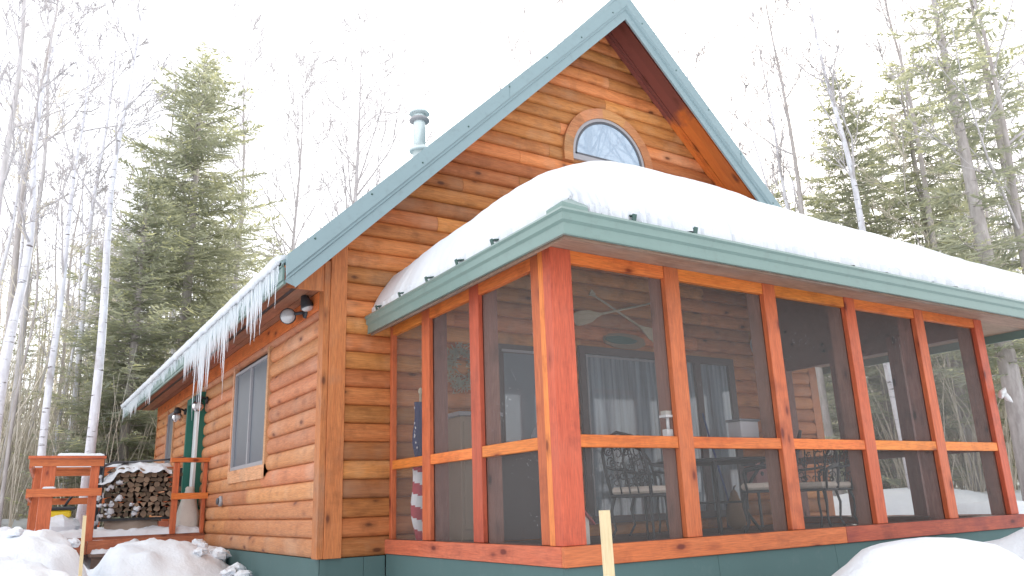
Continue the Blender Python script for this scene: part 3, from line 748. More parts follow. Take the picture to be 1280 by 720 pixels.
# rails
edges=[.815]+[q for q in Q]
for i in range(5):
    a=edges[i]+(.002 if i==0 else TW/2+.002); c=edges[i+1]-TW/2-.002
    P('rail','or_x',a,c,PY+.002,-2.90,MID0,MID1,tone=rnd.random(),bev=.003)
    P('top_rail','or_x',a,c,PY+.001,-2.90,T0,T1,tone=rnd.random(),bev=.003)
for y0,y1 in((-.864+TW/2+.002,-.107),(-1.788+TW/2+.002,-.864-TW/2-.002),(-2.663,-1.788-TW/2-.002)):
    P('rail','or_y',.652,.70,y0,y1,MID0,MID1,tone=rnd.random(),bev=.003)
    P('top_rail','or_y',.651,.70,y0,y1,T0,T1,tone=rnd.random(),bev=.003)
for y0,y1 in((-1.08,-.36),(-1.90,-1.27),(-2.76,-2.06)):
    P('rail','inner_x',PW-.10,PW-.03,y0,y1,.80,.89); P('top_rail','inner_x',PW-.11,PW-.03,y0,y1,2.06,T1-.02)
# screens
def scr(axis_,p,a,c,z0,z1):
    b=MB()
    if axis_=='y': b.add([(a,p,z0),(c,p,z0),(c,p,z1),(a,p,z1)],[(0,1,2,3)])
    else: b.add([(p,a,z0),(p,c,z0),(p,c,z1),(p,a,z1)],[(0,1,2,3)])
    b.build('screen',M['screen'],porch)
for i in range(5):
    a=edges[i]+(0 if i==0 else TW/2); c=edges[i+1]-TW/2
    scr('y',-2.90,a,c,S1,MID0); scr('y',-2.90,a,c,MID1,T0)
for y0,y1 in((-.864+TW/2,-.105),(-1.788+TW/2,-.864-TW/2),(-2.665,-1.788-TW/2)):
    scr('x',.698,y0,y1,S1,MID0); scr('x',.698,y0,y1,MID1,T0)
for y0,y1 in((-1.08,-.36),(-1.90,-1.27),(-2.76,-2.06)):
    scr('x',PW-.04,y0,y1,.137,.80); scr('x',PW-.04,y0,y1,.89,2.06)
# floor, ceiling
b=MB(); x=.65
while x<PW-.1: b.box(x,x+.138,-2.948,-.045,.02,.05,tone=rnd.random()); x+=.142
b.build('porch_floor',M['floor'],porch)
b=MB(); tn=0
def zc(x,y): return 2.20+.58*min(max(x-.70,0),y+2.90)
y=-2.88
while y<-.05:
    y1=min(-.046,y+.136); xs_=[.70+(y+2.90)*1.0]
    tone=rnd.random(); xa=.70+(y+2.9); xb=.70+(y1+2.9)
    b.add([(xa,y,zc(9,y)),(PW-.03,y,zc(9,y)),(PW-.03,y1,zc(9,y1)),(xb,y1,zc(9,y1))],[(3,2,1,0)],tone)
    b.add([(xa,y,zc(9,y)),(xb,y1,zc(9,y1)),(xb,-.046,zc(9,y1)),(xa,-.046,zc(9,y))],[(3,2,1,0)],tone)
    y+=.14
b.add([(PW-.025,-2.9,T1-.01),(PW-.025,-.046,T1-.01),(PW-.025,-.046,zc(9,-.046))],[(0,1,2)],.5)
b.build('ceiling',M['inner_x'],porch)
# roof edge
FX0,FX1,FY=.400,7.62,-3.449
b=MB()
b.box(FX0+.02,FX1,FY+.02,FY+.24,T1-.0,T1+.02,tone=.4); b.box(FX0+.02,FX1,FY+.244,PY+.05,T1-.0,T1+.02,tone=.7)
b.box(FX0+.022,.66,FY+.5,-.045,T1-.0,T1+.019,tone=.3); b.box(PW-.02,FX1,-2.9,-.045,T1,T1+.019,tone=.5)
b.build('porch_soffit',M['soffit'],porch)
b=MB(); b.box(FX0+.03,FX1,FY+.035,FY+.06,2.128,T1-.002,tone=.3); b.box(FX0+.035,FX0+.055,FY+.062,-.045,2.128,T1-.002,tone=.3); b.build('sub_fascia',M['soffit'],porch)
def fascia(name,a,c,o,mat):
    """stepped metal fascia from a to c (both (x,y)), o = outward unit (x,y)"""
    b=MB(); prof=[(.024,2.324),(.038,2.302),(.020,2.288),(.020,2.238),(.000,2.222),(.000,2.144),(.010,2.136),(-.012,2.136),(-.012,2.320)]
    vs=[]
    for off,z in prof: vs+=[(a[0]+o[0][0]*off,a[1]+o[0][1]*off,z),(c[0]+o[1][0]*off,c[1]+o[1][1]*off,z)]
    n=len(prof); b.add(vs,[(2*i,2*i+1,2*((i+1)%n)+1,2*((i+1)%n)) for i in range(n)]+[tuple(2*i for i in range(n)),tuple(2*i+1 for i in range(n-1,-1,-1))])
    return b.build(name,M[mat],porch)
fascia('fascia',(FX0,FY),(FX1,FY),((-1,-1),(0,-1)),'greenp')
fascia('fascia',(FX0,-.05),(FX0,FY),((-1,0),(-1,-1)),'greenp')
fascia('fascia',(FX1,FY),(FX1,-.05),((1,-1),(1,0)),'greenp')
# porch roof planes (hipped on the left), green sheet
m_=.58; HX=FX0+3.40
def zr(x,y): return 2.312+m_*min(x-FX0,y-FY)
b=MB()
b.add([(FX0,FY,2.312),(FX1,FY,2.312),(FX1,-.045,zr(9,-.045)),(FX0+(-.045-FY),-.045,zr(9,-.045))],[(0,1,2,3)])
b.add([(FX0,FY,2.312),(FX0+(-.045-FY),-.045,zr(9,-.045)),(FX0,-.045,2.312)],[(0,1,2)])
b.add([(FX0,FY,2.29),(FX1,FY,2.29),(FX1,-.045,zr(9,-.045)-.03),(FX0+(-.045-FY),-.045,zr(9,-.045)-.03)],[(3,2,1,0)])
b.add([(FX1-.01,FY,2.315),(FX1-.01,-.045,zr(9,-.045)-.02),(FX1-.01,-.045,2.25)],[(0,1,2)])
b.build('porch_roof',M['greenp'],porch)
# hip cap peeking out at the corner
b=MB()
for s_ in((1,0),(0,1)):
    pass
b.add([(FX0-.02,FY+.16,2.350),(FX0-.01,FY-.01,2.366),(FX0+.20,FY-.02,2.350),(FX0+.42,FY+.30,2.59),(FX0+.30,FY+.42,2.59),(FX0+.16,FY+.16,2.47)],[(0,1,5,4),(1,2,3,5),(5,3,4)])
b.add([(FX0-.02,FY+.16,2.322),(FX0-.01,FY-.01,2.322),(FX0+.20,FY-.02,2.322),(FX0-.02,FY+.16,2.350),(FX0-.01,FY-.01,2.366),(FX0+.20,FY-.02,2.350)],[(0,1,4,3),(1,2,5,4)])
b.build('hip_cap',M['greenp'],porch)
# small snow guard clips along the eaves
def clip(x,y,o):
    b=MB(); ox,oy=o
    b.obox((x+ox*.012,y+oy*.012,2.352),(abs(oy)*.018+.001,abs(ox)*.018+.001,0),(ox*.004,oy*.004,0.0) if (ox or oy) else (0,0,0),(ox*.008,oy*.008,.024))
    b.obox((x-ox*.02,y-oy*.02,2.374),(abs(oy)*.026+.001,abs(ox)*.026+.001,0),(ox*.03,oy*.03,-.006),(0,0,.004))
    b.build('roof_clip',M['greend'],porch)
for yy in(-2.55,-1.98,-1.42,-.85,-.3): clip(FX0,yy,(-1,0))
for xx in(1.02,1.62): clip(xx,FY,(0,-1))
# bird ornament on the right post
b=MB()
b.tube([(6.50,-3.0,1.36),(6.54,-3.02,1.41),(6.58,-3.02,1.43),(6.62,-3.02,1.47)],[.012,.035,.03,.004],8)
b.tube([(6.55,-3.02,1.42),(6.56,-3.06,1.34),(6.60,-3.08,1.30)],[.03,.03,.004],6); b.tube([(6.55,-3.01,1.42),(6.49,-3.03,1.36),(6.46,-3.05,1.37)],[.03,.02,.004],6)
tag(b.build('bird_ornament',M['white'],origin=(6.55,-3.0,1.4)),'small white bird ornament on the right end post of the porch','ornament')

# ------------------------------------------------------------------ snow on the porch roof
def edge_noise(a): return .03*nz(a*2.1,3)+.03*nz(a*7,8)+.03*nz(a*19,1)+.025*nz(a*43,6)
NX,NY=330,110
def snowpt(u,v):
    # u: 0..1 along x, v: 0..1 from the eave to the wall
    uu=u; 
    x0=FX0+.03; y0=FY+.02; ex=max(-.03,edge_noise(v*3.4)); ey=max(-.035,edge_noise(u*9+5)*1.2)
    if u<.06: ey+=.10*(1-sm(u,.02,.06))
    if v<.10: ex+=.10*(1-sm(v,.04,.10))
    xa=x0+(FX1-.02-x0)*(u**1.25); ya=y0+(-.05-y0)*(v**1.3)
    ed=min(xa-x0,ya-y0); xa+=ex*max(0,1-u*9)**2; ya+=ey*max(0,1-v*6)**2
    d=(.375+.11*math.exp(-((xa-1.9)/.9)**2))*min(1,(max(ed,0)/.24))**.5
    d*=1+.10*nz(xa*.8,ya*.8,2)
    # soft shoulder over the hip, thinner at the wall end of the left slope
    s=xa-FX0-(ya-FY); hip=math.exp(-(s/.55)**2)
    left=sm(-(xa-1.5),-.0,1.0)*sm(ya,-1.3,-.0); d*=1-.22*left
    z=2.312+m_*(lambda a,c:-math.log(math.exp(-a*5)+math.exp(-c*5))/5)(xa-FX0,ya-FY)
    z=max(z,2.322)
    d=d-.10*sm(xa,4.2,7.2)*.6
    d=max(d,.075+.03*nz((xa+ya)*6,3))
    z+=max(d,.012)+.007*nz(xa*5,ya*5,3)+.012*nz(xa*2,ya*6,7)+.002*nz(xa*16,ya*16,3)-.010*max(0,nz(xa*9,ya*3,31)-.35)
    # wind and melt layers
    return (xa,ya,z)
b=MB(); us=[i/NX for i in range(NX+1)]; vs_=[j/NY for j in range(NY+1)]
b.v=[snowpt(u,v) for v in vs_ for u in us]
for j in range(NY):
    for i in range(NX):
        k=j*(NX+1)+i; b.f.append((k,k+1,k+NX+2,k+NX+1)); b.t.append(.5); b.m.append(0); b.sm.append(True)
# outer skirt
def wallstrip(idx,flip=False):
    n0=len(b.v)
    for k in idx: x,y,z=b.v[k]; b.v.append((x,y,min(z-.004,max(2.328,zr(x,y))+.035*max(0,nz((x+y)*13,2)+.05)+.012*max(0,nz((x+y)*37,5)))))
    for a in range(len(idx)-1):
        q=(idx[a],idx[a+1],n0+a+1,n0+a); b.f.append(q if not flip else q[::-1]); b.t.append(.5); b.m.append(0); b.sm.append(False)
wallstrip([i for i in range(NX+1)],True); wallstrip([j*(NX+1) for j in range(NY+1)]); wallstrip([j*(NX+1)+NX for j in range(NY+1)],True)
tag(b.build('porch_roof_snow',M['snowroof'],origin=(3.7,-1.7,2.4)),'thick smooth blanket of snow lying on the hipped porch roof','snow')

# ------------------------------------------------------------------ things on the gable wall inside the porch
def gpart(name,mat,*a,parent=None,**k): return part_box(name,M[mat],parent or cabin,*a,**k)
pw_=gpart('patio_window','vinyld',3.05,5.66,-.088,-.045,2.13,2.22)
b=MB()
for x0,x1 in((3.05,3.13),(4.26,4.36),(4.93,5.03),(5.56,5.66)): b.box(x0,x1,-.088,-.045,.26,2.128)
b.box(3.13,5.56,-.0875,-.0455,.18,.258); b.build('frame',M['vinyld'],pw_)
b=MB()
for x0,x1 in((3.14,4.25),(4.37,4.92),(5.04,5.55)):
    n=int((x1-x0)/.03); vs=[]
    for i in range(n+1):
        x=x0+(x1-x0)*i/n; y=-.0595+.005*math.sin(x*41)+.003*math.sin(x*17)
        vs+=[(x,y,.26),(x,y,2.125)]
    b.add(vs,[(2*i,2*i+2,2*i+3,2*i+1) for i in range(n)],.5,0,True)
b.build('curtain',M['curtain'],pw_)
b=MB()
for x0,x1 in((3.13,4.26),(4.36,4.93),(5.03,5.56)): b.add([(x0,-.0715,.26),(x1,-.0715,.26),(x1,-.0715,2.128),(x0,-.0715,2.128)],[(0,1,2,3)])
b.build('pane',M['glass_clear'],pw_)
b=MB()
for x in(3.145,4.235): b.box(x,x+.02,-.084,-.073,.27,2.12)
b.box(3.165,4.235,-.084,-.073,2.09,2.11); b.build('sash',M['vinyl'],pw_)
pd=gpart('porch_door','vinyld',1.86,2.96,-.065,-.045,.06,2.16)
b=MB(); b.add([(2.0,-.068,1.08),(2.84,-.068,1.08),(2.84,-.068,2.06),(2.0,-.068,2.06)],[(0,1,2,3)]); b.build('pane',simple_glass('door_glass',(.20,.24,.28),0.0),pd)
b=MB(); b.box(1.97,2.87,-.078,-.069,1.04,1.07); b.box(1.97,2.87,-.078,-.069,2.07,2.1); b.build('muntin',M['vinyl'],pd)
b=MB(); b.lathe((1.93,-.09,1.0),[(.025,.02),(.03,0),(.02,-.02)],10,'y'); b.build('handle',M['dgrey'],pd)
# crossed paddles
def paddle(a,bb,lab):
    a=Vector(a); bb=Vector(bb); d=(bb-a); L=d.length; d.normalize(); n=Vector((0,-1,0)); s=d.cross(n).normalized()
    o=empty('canoe_paddle',(a+bb)/2,lab,'paddle')
    b=MB(); b.tube([a+d*.05,a+d*(L-.38)],.014,8); b.build('shaft',M['paddle'],o)
    b=MB(); g0=a; b.prism([g0-s*.045,g0+s*.045,g0+s*.018+d*.075,g0-s*.018+d*.075],n*.022); b.build('grip',M['paddle'],o)
    b=MB(); pts=[]
    outl=[(-.44,.014),(-.36,.035),(-.26,.075),(-.12,.09),(-.04,.082),(0,.055)]
    for t,w_ in outl: pts.append(bb+d*t+s*w_)
    for t,w_ in outl[::-1]: pts.append(bb+d*t-s*w_)
    b.prism(pts,n*.012); b.build('blade',M['paddle'],o)
paddle((3.28,-.062,2.90),(4.44,-.062,2.36),'wooden canoe paddle with its blade pointing down right on the porch wall')
paddle((4.30,-.10,2.87),(2.98,-.10,2.52),'wooden canoe paddle crossing the other with its blade pointing down left')
o=empty('wall_plaque',(3.78,-.06,2.33),'long green painted wooden plaque above the porch window','plaque')
pts=[]
for i in range(28):
    a=2*math.pi*i/28; r=1+.10*nz(i*1.7); pts.append((3.78+.34*r*math.copysign(abs(math.cos(a))**.7,math.cos(a)),-.054,2.33+.095*r*math.sin(a)))
b=MB(); b.prism(pts,(0,-.015,0)); b.build('board',M['plaque'],o)
b=MB(); pts=[]
for i in range(20):
    a=2*math.pi*i/20; r=1+.2*nz(i*2.3,4); pts.append((3.72+.25*r*math.cos(a),-.070,2.335+.05*r*math.sin(a)))
b.prism(pts,(0,-.012,0)); b.build('painted_relief',M['teal'],o)
o=empty('wall_thermometer',(6.2,-.06,2.45),'round pale ring shaped thermometer on the porch log wall','thermometer')
b=MB(); ptsr=[(6.2+.11*math.cos(2*math.pi*i/24),-.06,2.45+.14*math.sin(2*math.pi*i/24)) for i in range(25)]; b.tube(ptsr,.01,6); b.build('rim',M['vinyl'],o)
b=MB(); b.add([(6.2+.10*math.cos(2*math.pi*i/24),-.057,2.45+.13*math.sin(2*math.pi*i/24)) for i in range(24)],[tuple(range(24))]); b.build('dial',painted('dial_grey',(.16,.11,.10),.6),o)
b=MB(); b.beam((6.17,-.065,2.36),(6.23,-.065,2.47),.02,.006,up=(0,1,0)); b.build('needle',M['white'],o)
# wreath
o=MB(); rw=random.Random(5)
for i in range(420):
    a=rw.uniform(0,2*math.pi); r=.165+rw.gauss(0,.035); c=Vector((1.46+r*math.cos(a),-.09+rw.gauss(0,.02),1.86+r*math.sin(a)*1.15))
    d=Vector((rw.gauss(0,1),rw.gauss(0,.6),rw.gauss(0,1))).normalized()*.04; s=d.cross(Vector((0,1,.2))).normalized()*.008
    o.add([c-d-s,c-d+s,c+d],[(0,1,2)],rw.random()*.7)
tag(o.build('wreath',M['needles'],origin=(1.46,-.09,1.86)),'dark evergreen wreath hanging on the wall inside the porch','wreath')
# cabinet
o=empty('porch_cabinet',(1.48,-.25,.05),'tan cabinet with grey top standing in the porch corner','cabinet')
b=MB(); b.box(1.26,1.72,-.40,-.06,.10,1.30,bev=.006); b.build('body',M['tan'],o)
b=MB(); b.box(1.23,1.75,-.43,-.05,1.302,1.345,bev=.005); b.build('top',M['vinyl'],o)
b=MB(); b.box(1.29,1.69,-.416,-.402,.2,1.25,bev=.004); b.build('door',M['tan'],o)
b=MB(); b.box(1.25,1.73,-.39,-.07,.052,.098); b.build('plinth',M['black'],o)
# flag, furled
o=empty('furled_flag',(.82,-.40,.12),'furled flag with stars and red and white stripes hanging in the porch corner','flag')
def cloth(x0,x1,z0,z1,tw,cols,name,rows=26):
    parts={}
    for ci in cols: parts[ci]=MB()
    N=14
    for j in range(rows):
        ta,tb=j/rows,(j+1)/rows
        for i in range(N):
            ua,ub=i/N,(i+1)/N
            ci=tw(ua,ta)
            vs=[]
            for u,t in((ua,ta),(ub,ta),(ub,tb),(ua,tb)):
                a=u*math.pi*1.5-.4; wd=(x1-x0)*(.42+.10*math.sin(t*5)); 
                vs.append(((x0+x1)/2+wd*math.cos(a+t*.8)+.02*math.sin(t*7),-.40-wd*.6*math.sin(a+t*.8),z1+(z0-z1)*t))
            parts[ci].add(vs,[(0,1,2,3)],.5,0,True)
    return parts
pt=cloth(.74,.90,.80,1.42,lambda u,t:'navy',['navy'],'c'); b=pt['navy']; b.build('canton',M['navy'],o)
b=MB(); rw=random.Random(2)
for i in range(16):
    t=rw.uniform(.08,.95); a=rw.uniform(2.6,4.6); c=Vector((.82+.083*math.cos(a),-.40-.05*math.sin(-a)*-1.2-.02,.8+.62*t))
    for k in range(1):
        pts=[]
        for q in range(10):
            rr=.017 if q%2==0 else .007; an=math.pi/2+q*math.pi/5; pts.append((c.x-.004,c.y-.03+rr*math.cos(an),c.z+rr*math.sin(an)))
        b.add(pts,[tuple(range(10))])
b.build('star',M['flagwhite'],o)
pt=cloth(.72,.92,.13,.80,lambda u,t:'r' if int((u*1.2+t*6.5))%2==0 else 'w',['r','w'],'s',40)
pt['r'].build('red_stripe',M['flagred'],o); pt['w'].build('white_stripe',M['flagwhite'],o)
b=MB(); b.tube([(.83,-.36,.06),(.82,-.40,1.50)],.013,8); b.lathe((.82,-.40,1.50),[(.013,0),(.024,.02),(.02,.05),(.002,.065)],10); b.build('pole',M['paddle'],o)

# ------------------------------------------------------------------ furniture in the porch
def make_chair(lab):
    o=empty('patio_chair',(0,0,0),lab,'chair','cast iron patio chairs round the porch table')
    b=MB(); b.box(-.24,.24,-.24,.24,.40,.425,bev=.006); b.build('seat',M['black'],o)
    b=MB(); 
    N=8
    b.box(-.235,.245,-.235,.235,.428,.49,bev=.02); b.build('cushion',M['cushion'],o)
    for sx,sy in((-1,-1),(-1,1),(1,-1),(1,1)):
        b=MB(); b.tube([(sx*.21,sy*.21,.41),(sx*.24,sy*.235,.28),(sx*.215,sy*.22,.12),(sx*.27,sy*.26,0)],[.016,.014,.012,.014],7); b.build('leg',M['black'],o)
    b=MB()  # curved back frame at -x
    fr=[(-.22,-.23,.40),(-.26,-.25,.6),(-.31,-.24,.80),(-.345,-.16,.92),(-.36,0,.965),(-.345,.16,.92),(-.31,.24,.80),(-.26,.25,.6),(-.22,.23,.40)]
    b.tube(fr,.016,7); 
    rc=random.Random(4)
    for i in range(26):   # scroll work
        yy=rc.uniform(-.18,.18); zz=rc.uniform(.50,.88)
        if zz>.82 and abs(yy)>.12: continue
        r=rc.uniform(.03,.055); xx=-.24-(zz-.45)*.23
        pts=[]
        for k in range(9):
            a=k*.75+i; q=r*(1-k*.085); pts.append((xx-.0*q,yy+q*math.cos(a),zz+q*math.sin(a)))
        b.tube(pts,.0055,4,cap=False)
    for yy in(-.1,0,.1): b.tube([(-.235,yy,.43),(-.29,yy*1.1,.68),(-.35,yy,.94)],.007,5)
    b.build('backrest',M['black'],o)
    for s in(-1,1):
        b=MB(); b.tube([(-.285,s*.245,.68),(-.15,s*.275,.66),(.05,s*.28,.645),(.19,s*.27,.62),(.21,s*.26,.57),(.19,s*.24,.41)],[.013,.015,.016,.015,.013,.012],7); b.build('armrest',M['black'],o)
    return o
FLZ=.05
ch=make_chair('iron patio chair nearest the porch corner post with pale cushion facing right')
ch.location=(2.42,-1.80,FLZ); ch.rotation_euler=(0,0,R(8))
clone(ch,(3.55,-.75,FLZ),R(-80),1,'iron patio chair behind the table with its back to the window wall')
clone(ch,(3.75,-2.05,FLZ),R(130),1,'iron patio chair on the near side of the table facing the window')
clone(ch,(4.75,-1.75,FLZ),R(200),1,'iron patio chair on the right side of the table facing left')
clone(ch,(5.35,-1.45,FLZ),R(165),1,'iron patio chair set back farthest right by the screened end wall')
o=empty('patio_table',(3.75,-1.40,FLZ),'round glass topped iron patio table in the middle of the porch','table')
c=(3.72,-1.40,0)
b=MB(); b.lathe(c,[(.60,FLZ+.715),(.62,FLZ+.73),(.60,FLZ+.745),(.57,FLZ+.735),(.57,FLZ+.72)],36); b.build('rim',M['black'],o)
b=MB(); b.lathe(c,[(.58,FLZ+.728),(.58,FLZ+.738)],36,smooth=False); b.build('glass_top',M['lens'],o)
for k in range(4):
    a=math.pi/4+k*math.pi/2; b=MB(); b.tube([(c[0]+.50*math.cos(a),c[1]+.50*math.sin(a),FLZ+.715),(c[0]+.30*math.cos(a),c[1]+.30*math.sin(a),FLZ+.45),(c[0]+.28*math.cos(a),c[1]+.28*math.sin(a),FLZ+.22),(c[0]+.42*math.cos(a),c[1]+.42*math.sin(a),FLZ)],.017,7); b.build('leg',M['black'],o)
b=MB(); b.tube([(c[0]+.29*math.cos(a*math.pi/12),c[1]+.29*math.sin(a*math.pi/12),FLZ+.32) for a in range(25)],.01,6); b.build('brace_ring',M['black'],o)
# things on the rail and sill
def birdhouse(name,x,y,z,w_,d,h,wall,roof,lab,hole=True,peak=.08):
    o=empty(name,(x,y,z),lab,'birdhouse')
    b=MB(); b.prism([(x-w_/2,y-d/2,z),(x+w_/2,y-d/2,z),(x+w_/2,y-d/2,z+h),(x,y-d/2,z+h+peak),(x-w_/2,y-d/2,z+h)],(0,d,0)); b.build('body',M[wall],o)
    b=MB(); k=.02; sl=peak/(w_/2)
    for s in(-1,1):
        b.prism([(x,y-d/2-.025,z+h+peak+.004),(x+s*(w_/2+.035),y-d/2-.025,z+h-sl*.035+.004),(x+s*(w_/2+.035),y-d/2-.025,z+h-sl*.035+.02),(x,y-d/2-.025,z+h+peak+.02)],(0,d+.05,0))
    b.build('roof',M[roof],o)
    if hole:
        b=MB(); b.lathe((x,y-d/2-.001,z+h*.62),[(.028,0),(.028,-.004)],14,'y'); b.build('entrance_hole',M['black'],o)
    return o
birdhouse('birdhouse',.90,-2.72,.137,.15,.14,.16,'cream','maroon','cream birdhouse with maroon roof on the sill by the corner post')
birdhouse('birdhouse',.84,-2.62,.93,.22,.16,.02,'maroon','dgrey','red birdhouse with steep grey roof behind the rail by the corner post',False,.20)
b=MB(); b.box(.75,.98,-2.70,-2.54,.885,.925); 
# white ornament standing on the mid rail
o=empty('bird_feeder',(1.74,-2.85,.88),'small white bird feeder on a post standing on the middle rail','bird feeder')
x,y,z=1.74,-2.86,.88
b=MB(); b.box(x-.04,x+.04,y-.03,y+.03,z,z+.06,bev=.005); b.build('base',M['white'],o)
b=MB(); b.tube([(x,y,z+.06),(x,y,z+.15)],.013,8); b.build('post',M['white'],o)
b=MB(); b.box(x-.05,x+.055,y-.04,y+.04,z+.15,z+.168); b.build('tray',M['white'],o)
b=MB(); b.prism([(x-.04,y-.03,z+.17),(x+.02,y-.03,z+.17),(x+.02,y-.03,z+.20),(x-.04,y-.03,z+.20)],(0,.06,0)); b.build('house',M['cream'],o)
b=MB(); b.prism([(x+.018,y-.03,z+.17),(x+.045,y-.03,z+.17),(x+.04,y-.03,z+.27)],(0,.06,0)); b.build('roof',M['white'],o)
birdhouse('birdhouse',5.45,-.45,.50,.22,.18,.30,'pinkish','dgrey','pinkish birdhouse with large round hole near the end of the porch wall',True,.06)
o=empty('stool',(5.45,-.45,.05),'small dark stool standing under the pinkish birdhouse','stool')
b=MB(); b.box(5.28,5.62,-.60,-.30,.47,.497); b.build('seat',M['dgrey'],o)
for sx in(-1,1):
    for sy in(-1,1): b=MB(); b.beam((5.45+sx*.14,-.45+sy*.12,.47),(5.45+sx*.16,-.45+sy*.14,.05),.025,.025,up=(0,1,0)); b.build('leg',M['dgrey'],o)
o=empty('garden_gourd',(4.90,-.55,.05),'tall brown gourd standing on the porch floor by the wall','gourd')
b=MB(); b.lathe((4.90,-.55,.05),[(.04,0),(.10,.04),(.12,.14),(.10,.26),(.055,.36),(.04,.42),(.015,.45)],16); b.build('body',M['brownp'],o)
b=MB(); b.tube([(4.90,-.55,.49),(4.91,-.55,.53),(4.94,-.55,.55)],.009,6); b.build('stem',M['logbark'],o)
o=empty('broom',(5.0,-.30,.05),'broom with blue handle leaning against the porch wall','broom')
b=MB(); b.tube([(4.98,-.09,1.47),(5.08,-.30,.32)],.013,8); b.build('handle',M['blue'],o)
b=MB(); b.prism([(5.03,-.33,.34),(5.13,-.33,.34),(5.20,-.36,.06),(4.98,-.36,.06)],(0,.05,0)); b.build('bristles',M['dgrey'],o)
o=empty('storage_box',(2.98,-2.80,.885),'pale see-through box resting on a shelf behind the middle rail','box')
b=MB(); b.box(2.68,2.90,-2.745,-2.60,.90,1.04,bev=.004); b.build('box_body',M['vinyl'],o)
b=MB(); b.box(2.665,2.915,-2.752,-2.59,1.042,1.06); b.build('lid',M['dgrey'],o)
b=MB(); b.box(2.62,2.92,-2.752,-2.59,.88,.898); b.build('tray',M['dgrey'],o)

# ------------------------------------------------------------------ stakes
def stake(x,y,z0,z1,wd,lean,lab):
    b=MB(); h=wd/2
    b.obox((0,0,(z1-z0)/2),(h,0,0),(0,h*.6,0),(lean/2,0,(z1-z0)/2),tone=.6)
    o=b.build('wooden_stake',M['stake'],origin=(0,0,0)); o.location=(x,y,z0); tag(o,lab,'stake','wooden stakes in the snow')
stake(-.235,-4.5,-.95,.385,.044,-.02,'pale square stake standing in front of the porch corner')
stake(-1.915,.5,-.75,.46,.027,-.03,'thin wooden stake in the snow before the deck steps')

# ------------------------------------------------------------------ deck
dk=empty('wooden_deck',(-1.1,6.2,-.6),'red stained wooden side deck with railings and snow on it','deck')
DZ=.19; Y0,Y1=4.95,7.7
b=MB(); y=Y0-.02
while y<Y1: b.box(-2.2,-.035,y,y+.136,DZ-.035,DZ,tone=rnd.random()); y+=.142
b.build('decking',M['deck'],dk)
b=MB(); b.box(-1.52,-.033,Y0-.045,Y0-.022,-.02,DZ-.037,tone=.5); b.box(-2.2,-1.524,Y0-.045,Y0-.022,-.02,DZ-.037,tone=.2); b.build('rim_joist',M['deck'],dk)
b=MB(); b.box(-1.50,-.52,Y0-.34,Y0-.05,-.05,-.015,tone=.7); b.box(-1.48,-.55,Y0-.3,Y0-.28,-.3,-.052,tone=.3); b.build('step',wood('step_wood',(.25,.17,.13),(.18,.12,.10),'x',knots=False,greyamt=.3,dark=(.06,.04,.03)),dk)
for x in(-2.1,-1.1,-.12):
    b=MB(); b.box(x-.05,x+.05,Y0+.02,Y0+.12,-.9,DZ-.037); b.build('footing_post',M['deck'],dk)
def dpost(x,y,z0,z1,wd=.10,d=.09,tone=.5): b=MB(); b.box(x-wd/2,x+wd/2,y-d/2,y+d/2,z0,z1,tone=tone,bev=.004); b.build('rail_post',M['red_z'],dk)
def drail(p0,p1,h,wd,tone=.5,mat='or_x',name='hand_rail'):
    b=MB(); b.beam(p0,p1,wd,h,tone=tone); b.build(name,M[mat],dk)
# right railing beside the step
dpost(-.475,4.93,.19,1.17,.075); dpost(-.085,4.93,.19,1.17,.05)
drail((-.56,4.93,1.205),(-.02,4.93,1.205),.06,.13,.3); drail((-.53,4.87,.70),(-.035,4.87,.70),.085,.03,.6)
# left railing
dpost(-2.07,4.72,.05,1.17,.155,.12); dpost(-1.535,4.72,.15,1.17,.10,.09)
drail((-2.30,4.66,1.155),(-1.44,4.66,1.155),.09,.035,.4,'red_x','rail_board'); drail((-2.30,4.62,.775),(-1.44,4.62,.775),.10,.035,.8,'red_x','rail_board')
drail((-2.32,4.70,1.225),(-1.42,4.70,1.225),.035,.16,.6,'red_x','rail_cap')
drail((-2.28,4.78,1.15),(-2.16,7.6,1.15),.12,.035,.6,'red_y','rail_board'); drail((-2.28,4.78,.775),(-2.16,7.6,.775),.12,.035,.6,'red_y','rail_board')
dpost(-2.12,7.6,.19,1.17); dpost(-1.2,7.62,.19,1.17); dpost(-.15,7.62,.19,1.17); dpost(-2.14,6.2,.19,1.17)
drail((-2.2,7.58,1.17),(-.04,7.58,1.17),.10,.035,.4,'red_x','rail_board'); drail((-2.2,7.58,.72),(-.04,7.58,.72),.10,.035,.4,'red_x','rail_board')
drail((-2.22,7.62,1.24),(-.04,7.62,1.24),.035,.16,.4,'red_x','rail_cap')
